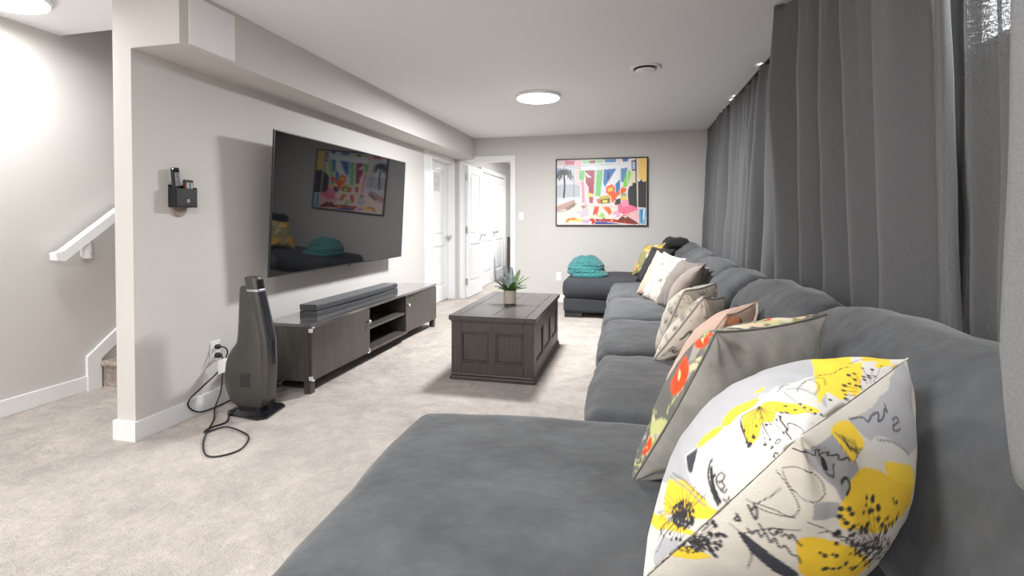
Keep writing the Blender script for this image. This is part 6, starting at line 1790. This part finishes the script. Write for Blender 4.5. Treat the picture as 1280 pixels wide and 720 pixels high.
cvB.dot(0.982, 0.638, 0.005, (48, 46, 50))
cvB.stroke([(1.0, 0.69), (0.982, 0.656)], 0.0022, (48, 46, 50))
cvB.dot(0.444, 0.992, 0.0075, (48, 46, 50))
cvB.stroke([(0.5, 1.0), (0.46, 0.976)], 0.0022, (48, 46, 50))
cvB.dot(0.460, 0.976, 0.005, (48, 46, 50))
cvB.stroke([(0.506, 0.984), (0.472, 0.958)], 0.0022, (48, 46, 50))
cvB.dot(0.472, 0.958, 0.0065, (48, 46, 50))
cvB.stroke([(0.518, 0.978), (0.498, 0.946)], 0.0022, (48, 46, 50))
cvB.dot(0.498, 0.946, 0.0075, (48, 46, 50))
cvB.stroke([(0.534, 0.996), (0.53, 0.968)], 0.0022, (48, 46, 50))
cvB.dot(0.530, 0.968, 0.0065, (48, 46, 50))
cvB.stroke([(0.544, 0.968), (0.56, 0.926)], 0.0022, (48, 46, 50))
cvB.dot(0.560, 0.926, 0.0075, (48, 46, 50))
cvB.stroke([(0.554, 0.974), (0.584, 0.932)], 0.0022, (48, 46, 50))
cvB.dot(0.584, 0.932, 0.0065, (48, 46, 50))
cvB.stroke([(0.574, 0.988), (0.582, 0.97)], 0.0022, (48, 46, 50))
cvB.dot(0.582, 0.970, 0.0065, (48, 46, 50))
cvB.stroke([(0.6, 0.97), (0.642, 0.922)], 0.0022, (48, 46, 50))
cvB.dot(0.642, 0.922, 0.005, (48, 46, 50))
cvB.stroke([(0.588, 0.992), (0.608, 0.97)], 0.0022, (48, 46, 50))
cvB.dot(0.608, 0.970, 0.005, (48, 46, 50))
cvB.stroke([(0.606, 0.98), (0.66, 0.95)], 0.0022, (48, 46, 50))
cvB.dot(0.660, 0.950, 0.0075, (48, 46, 50))
cvB.stroke([(0.588, 1.0), (0.632, 0.978)], 0.0022, (48, 46, 50))
cvB.dot(0.632, 0.978, 0.005, (48, 46, 50))
cvB.stroke([(0.626, 0.988), (0.714, 0.96)], 0.0022, (48, 46, 50))
cvB.dot(0.714, 0.960, 0.005, (48, 46, 50))
cvB.dot(0.262, 0.858, 0.0065, (48, 46, 50))
cvB.dot(0.256, 0.892, 0.0065, (48, 46, 50))
cvB.dot(0.286, 0.918, 0.0065, (48, 46, 50))
cvB.dot(0.288, 0.946, 0.0065, (48, 46, 50))
cvB.dot(0.282, 0.970, 0.0065, (48, 46, 50))
cvB.dot(0.298, 0.990, 0.0065, (48, 46, 50))
cvB.dot(0.218, 0.878, 0.0065, (48, 46, 50))
cvB.dot(0.298, 0.896, 0.0065, (48, 46, 50))
cvB.dot(0.520, 0.950, 0.0065, (48, 46, 50))
cvB.dot(0.554, 0.952, 0.0065, (48, 46, 50))
cvB.dot(0.594, 0.958, 0.0065, (48, 46, 50))
cvB.dot(0.538, 0.980, 0.0065, (48, 46, 50))
cvB.dot(0.616, 0.962, 0.0065, (48, 46, 50))
cvB.dot(0.390, 0.970, 0.0065, (48, 46, 50))
cvB.dot(0.408, 1.000, 0.0065, (48, 46, 50))
cvB.dot(0.978, 0.628, 0.0065, (48, 46, 50))
cvB.dot(0.986, 0.602, 0.0065, (48, 46, 50))
cvF.dot(0.400, 0.702, 0.004, (48, 46, 50))
cvF.dot(0.374, 0.734, 0.008, (48, 46, 50))
cvF.dot(0.318, 0.694, 0.004, (48, 46, 50))
cvF.dot(0.302, 0.670, 0.006, (48, 46, 50))
cvF.dot(0.440, 0.682, 0.006, (48, 46, 50))
cvF.dot(0.356, 0.752, 0.008, (48, 46, 50))
cvF.dot(0.442, 0.672, 0.004, (48, 46, 50))
cvF.dot(0.272, 0.730, 0.008, (48, 46, 50))
cvF.dot(0.414, 0.668, 0.008, (48, 46, 50))
cvF.dot(0.340, 0.678, 0.008, (48, 46, 50))
cvF.dot(0.320, 0.728, 0.006, (48, 46, 50))
cvF.dot(0.324, 0.676, 0.006, (48, 46, 50))
cvF.dot(0.470, 0.694, 0.004, (48, 46, 50))
cvF.dot(0.240, 0.736, 0.008, (48, 46, 50))
cvF.dot(0.258, 0.708, 0.004, (48, 46, 50))
cvF.dot(0.376, 0.730, 0.008, (48, 46, 50))
cvF.dot(0.462, 0.684, 0.008, (48, 46, 50))
cvF.dot(0.268, 0.700, 0.008, (48, 46, 50))
cvF.dot(0.444, 0.728, 0.004, (48, 46, 50))
cvF.dot(0.360, 0.758, 0.006, (48, 46, 50))
cvF.dot(0.456, 0.724, 0.006, (48, 46, 50))
cvF.dot(0.440, 0.738, 0.004, (48, 46, 50))
cvF.dot(0.412, 0.702, 0.006, (48, 46, 50))
cvF.dot(0.412, 0.672, 0.004, (48, 46, 50))
cvF.dot(0.334, 0.760, 0.006, (48, 46, 50))
cvF.dot(0.246, 0.712, 0.008, (48, 46, 50))
cvF.dot(0.260, 0.742, 0.008, (48, 46, 50))
cvF.dot(0.346, 0.728, 0.008, (48, 46, 50))
cvF.dot(0.258, 0.670, 0.008, (48, 46, 50))
cvF.dot(0.304, 0.700, 0.004, (48, 46, 50))
cvF.dot(0.316, 0.642, 0.004, (48, 46, 50))
cvF.dot(0.314, 0.588, 0.004, (48, 46, 50))
cvF.dot(0.398, 0.576, 0.004, (48, 46, 50))
cvF.dot(0.336, 0.580, 0.004, (48, 46, 50))
cvF.dot(0.312, 0.620, 0.004, (48, 46, 50))
cvF.dot(0.276, 0.610, 0.006, (48, 46, 50))
cvF.dot(0.266, 0.610, 0.004, (48, 46, 50))
cvF.dot(0.288, 0.572, 0.006, (48, 46, 50))
cvF.dot(0.252, 0.600, 0.006, (48, 46, 50))
cvF.dot(0.240, 0.602, 0.004, (48, 46, 50))
cvF.dot(0.334, 0.580, 0.004, (48, 46, 50))
cvF.dot(0.274, 0.560, 0.004, (48, 46, 50))
cvF.dot(0.346, 0.642, 0.006, (48, 46, 50))
cvF.dot(0.380, 0.584, 0.006, (48, 46, 50))
cvF.dot(0.312, 0.594, 0.006, (48, 46, 50))
cvF.dot(0.272, 0.562, 0.006, (48, 46, 50))
cvF.dot(0.304, 0.650, 0.006, (48, 46, 50))
cvF.dot(0.264, 0.640, 0.006, (48, 46, 50))
cvF.dot(0.274, 0.568, 0.006, (48, 46, 50))
cvF.dot(0.348, 0.582, 0.006, (48, 46, 50))
cvF.dot(0.338, 0.624, 0.006, (48, 46, 50))
cvF.dot(0.302, 0.578, 0.006, (48, 46, 50))
cvF.stroke([(0.284, 0.95), (0.3, 0.916), (0.308, 0.886)], 0.0022, (48, 46, 50))
cvF.stroke([(0.292, 0.946), (0.302, 0.91), (0.31, 0.886)], 0.0022, (48, 46, 50))
cvF.stroke([(0.294, 0.94), (0.304, 0.906), (0.314, 0.884)], 0.0022, (48, 46, 50))
cvF.stroke([(0.302, 0.936), (0.308, 0.902), (0.318, 0.884)], 0.0022, (48, 46, 50))
cvF.stroke([(0.308, 0.932), (0.31, 0.898), (0.322, 0.884)], 0.0022, (48, 46, 50))
cvF.stroke([(0.312, 0.928), (0.314, 0.894), (0.326, 0.882)], 0.0022, (48, 46, 50))
cvF.stroke([(0.316, 0.922), (0.316, 0.89), (0.33, 0.882)], 0.0022, (48, 46, 50))
cvF.stroke([(0.322, 0.918), (0.318, 0.886), (0.334, 0.88)], 0.0022, (48, 46, 50))
cvF.stroke([(0.328, 0.914), (0.322, 0.882), (0.338, 0.88)], 0.0022, (48, 46, 50))
cvF.stroke([(0.334, 0.91), (0.324, 0.878), (0.342, 0.88)], 0.0022, (48, 46, 50))
cvF.stroke([(0.34, 0.906), (0.328, 0.874), (0.346, 0.878)], 0.0022, (48, 46, 50))
cvF.stroke([(0.346, 0.902), (0.33, 0.87), (0.35, 0.878)], 0.0022, (48, 46, 50))
cvF.stroke([(0.352, 0.898), (0.334, 0.866), (0.352, 0.876)], 0.0022, (48, 46, 50))
cvF.stroke([(0.356, 0.894), (0.336, 0.862), (0.358, 0.876)], 0.0022, (48, 46, 50))
cvB.stroke([(0.19, 0.718), (0.152, 0.714), (0.112, 0.714)], 0.006, (48, 46, 50))
cvB.stroke([(0.112, 0.714), (0.116, 0.72)], 0.016, (48, 46, 50))
cvB.stroke([(0.256, 0.772), (0.202, 0.72), (0.148, 0.712)], 0.004, (48, 46, 50))
cvB.stroke([(0.354, 0.874), (0.422, 0.86), (0.446, 0.872), (0.432, 0.904), (0.376, 0.924)], 0.003, (48, 46, 50))
cvB.stroke([(0.448, 0.866), (0.482, 0.888), (0.446, 0.916)], 0.003, (48, 46, 50))
cvB.stroke([(0.33, 0.818), (0.364, 0.826), (0.38, 0.84)], 0.003, (48, 46, 50))
cvB.stroke([(0.638, 0.88), (0.73, 0.866), (0.788, 0.89)], 0.003, (48, 46, 50))
cvB.stroke([(0.478, 0.87), (0.542, 0.886), (0.612, 0.896)], 0.003, (48, 46, 50))
cvF.stroke([(0.042, 0.762), (0.082, 0.806), (0.158, 0.802), (0.19, 0.762), (0.176, 0.736), (0.142, 0.724), (0.09, 0.728), (0.046, 0.756)], 0.003, (48, 46, 50))
cvF.stroke([(0.03, 0.742), (0.076, 0.73), (0.126, 0.696), (0.128, 0.658), (0.092, 0.644), (0.046, 0.62)], 0.003, (48, 46, 50))
cvF.stroke([(0.052, 0.614), (0.064, 0.666), (0.068, 0.708)], 0.003, (48, 46, 50))
cvF.stroke([(0.166, 0.67), (0.22, 0.668), (0.3, 0.644)], 0.003, (48, 46, 50))
cvF.stroke([(0.21, 0.65), (0.238, 0.664), (0.284, 0.66), (0.32, 0.642)], 0.003, (48, 46, 50))
cvF.stroke([(0.442, 0.878), (0.504, 0.852), (0.568, 0.792)], 0.003, (48, 46, 50))
cvF.stroke([(0.028, 0.614), (0.068, 0.62), (0.104, 0.638), (0.136, 0.662)], 0.003, (48, 46, 50))
cvF.stroke([(0.08, 0.526), (0.118, 0.59), (0.166, 0.638)], 0.003, (48, 46, 50))
cvF.stroke([(0.048, 0.528), (0.09, 0.526), (0.138, 0.498), (0.16, 0.458)], 0.003, (48, 46, 50))
cvF.stroke([(0.272, 0.92), (0.286, 0.876), (0.312, 0.858), (0.37, 0.872)], 0.003, (48, 46, 50))
cvB.stroke([(0.1, 0.288), (0.098, 0.352), (0.096, 0.384)], 0.003, (48, 46, 50))
cvB.stroke([(0.058, 0.254), (0.074, 0.336)], 0.003, (48, 46, 50))
cvB.stroke([(0.218, 0.424), (0.144, 0.476), (0.06, 0.514)], 0.003, (48, 46, 50))
cvB.stroke([(0.138, 0.588), (0.134, 0.574), (0.114, 0.558), (0.078, 0.548), (0.018, 0.538)], 0.007, (48, 46, 50))
cvB.stroke([(0.12, 0.574), (0.072, 0.556), (0.022, 0.548)], 0.012, (48, 46, 50))
cvB.stroke([(0.082, 0.574), (0.088, 0.596), (0.072, 0.602), (0.064, 0.582), (0.078, 0.572), (0.048, 0.572), (0.048, 0.588), (0.068, 0.584)], 0.005, (48, 46, 50))
cvB.stroke([(0.048, 0.57), (0.032, 0.576), (0.036, 0.588)], 0.005, (48, 46, 50))
cvB.stroke([(0.02, 0.562), (0.004, 0.566), (0.012, 0.578)], 0.005, (48, 46, 50))
cvB.stroke([(0.632, 0.036), (0.616, 0.004), (0.598, 0.0)], 0.005, (48, 46, 50))
cvB.dot(0.094, 0.574, 0.006, (48, 46, 50))
cvB.stroke([(0.086, 0.818), (0.068, 0.804), (0.054, 0.816), (0.076, 0.83), (0.086, 0.818)], 0.006, (48, 46, 50))
cvB.stroke([(0.062, 0.786), (0.048, 0.788), (0.05, 0.78)], 0.008, (48, 46, 50))
cvB.stroke([(0.018, 0.784), (0.008, 0.77)], 0.006, (48, 46, 50))
cvB.stroke([(0.004, 0.792), (0.018, 0.784)], 0.006, (48, 46, 50))
cvB.stroke([(0.942, 0.292), (0.968, 0.28), (0.97, 0.26)], 0.006, (48, 46, 50))
cvB.stroke([(0.168, 0.858), (0.13, 0.872), (0.078, 0.878), (0.022, 0.888)], 0.009, (48, 46, 50))
cvB.stroke([(0.122, 0.872), (0.158, 0.91), (0.144, 0.958), (0.12, 0.98), (0.068, 0.972)], 0.006, (48, 46, 50))
cvB.stroke([(0.222, 0.994), (0.264, 1.0)], 0.005, (48, 46, 50))
cvB.stroke([(0.976, 0.54), (1.0, 0.542), (1.0, 0.52)], 0.005, (48, 46, 50))
cvF.stroke([(0.388, 0.95), (0.438, 0.944), (0.448, 0.928), (0.48, 0.94), (0.51, 0.938), (0.486, 0.918), (0.514, 0.92), (0.544, 0.936), (0.544, 0.924), (0.56, 0.942)], 0.005, (48, 46, 50))
cvF.stroke([(0.544, 0.902), (0.572, 0.896), (0.57, 0.884), (0.536, 0.89), (0.528, 0.878), (0.56, 0.868)], 0.005, (48, 46, 50))
cvF.stroke([(0.03, 0.854), (0.07, 0.872), (0.122, 0.882), (0.162, 0.906), (0.162, 0.876), (0.202, 0.902), (0.202, 0.88), (0.238, 0.894), (0.242, 0.874), (0.274, 0.882), (0.282, 0.87)], 0.007, (48, 46, 50))
cvF.dot(0.174, 0.854, 0.018, (48, 46, 50))
cvF.stroke([(0.168, 0.832), (0.204, 0.824), (0.226, 0.85)], 0.005, (48, 46, 50))
cvF.stroke([(0.232, 0.808), (0.262, 0.816), (0.27, 0.794), (0.248, 0.78)], 0.009, (48, 46, 50))
cvF.stroke([(0.042, 0.562), (0.06, 0.556), (0.05, 0.546), (0.048, 0.562)], 0.006, (48, 46, 50))
cvF.stroke([(0.044, 0.604), (0.082, 0.588), (0.07, 0.608), (0.058, 0.614), (0.06, 0.596)], 0.006, (48, 46, 50))
cvF.stroke([(0.126, 0.6), (0.12, 0.588), (0.134, 0.582), (0.14, 0.594), (0.142, 0.606), (0.134, 0.606), (0.136, 0.59)], 0.005, (48, 46, 50))
cvF.stroke([(0.15, 0.592), (0.154, 0.606), (0.166, 0.598), (0.162, 0.614), (0.18, 0.604), (0.196, 0.598)], 0.005, (48, 46, 50))
cvF.stroke([(0.084, 0.552), (0.1, 0.55), (0.102, 0.566), (0.118, 0.558), (0.12, 0.574), (0.14, 0.562), (0.142, 0.578), (0.16, 0.564), (0.168, 0.576), (0.19, 0.564), (0.202, 0.568), (0.22, 0.554)], 0.005, (48, 46, 50))
cvF.stroke([(0.094, 0.584), (0.12, 0.574)], 0.005, (48, 46, 50))
cvF.dot(0.032, 0.494, 0.006, (48, 46, 50))
cvF.dot(0.044, 0.464, 0.006, (48, 46, 50))
cvF.dot(0.054, 0.484, 0.006, (48, 46, 50))
cvF.dot(0.062, 0.490, 0.006, (48, 46, 50))
cvF.dot(0.052, 0.444, 0.006, (48, 46, 50))
cvF.dot(0.066, 0.456, 0.006, (48, 46, 50))
cvF.dot(0.086, 0.426, 0.006, (48, 46, 50))
cvF.dot(0.066, 0.432, 0.006, (48, 46, 50))
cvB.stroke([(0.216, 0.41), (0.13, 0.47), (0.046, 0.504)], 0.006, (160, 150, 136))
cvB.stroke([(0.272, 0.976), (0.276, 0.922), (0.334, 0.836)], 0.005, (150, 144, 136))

pillow('throw_pillow', P11, M['print'], 'large white pillow printed with yellow poppies and black script, nearest the camera', front=cvF, back=cvB, tf=0.19, tb=0.16, n=230, seed=11, inset=0.05, wr=0.008, extra=EX11)
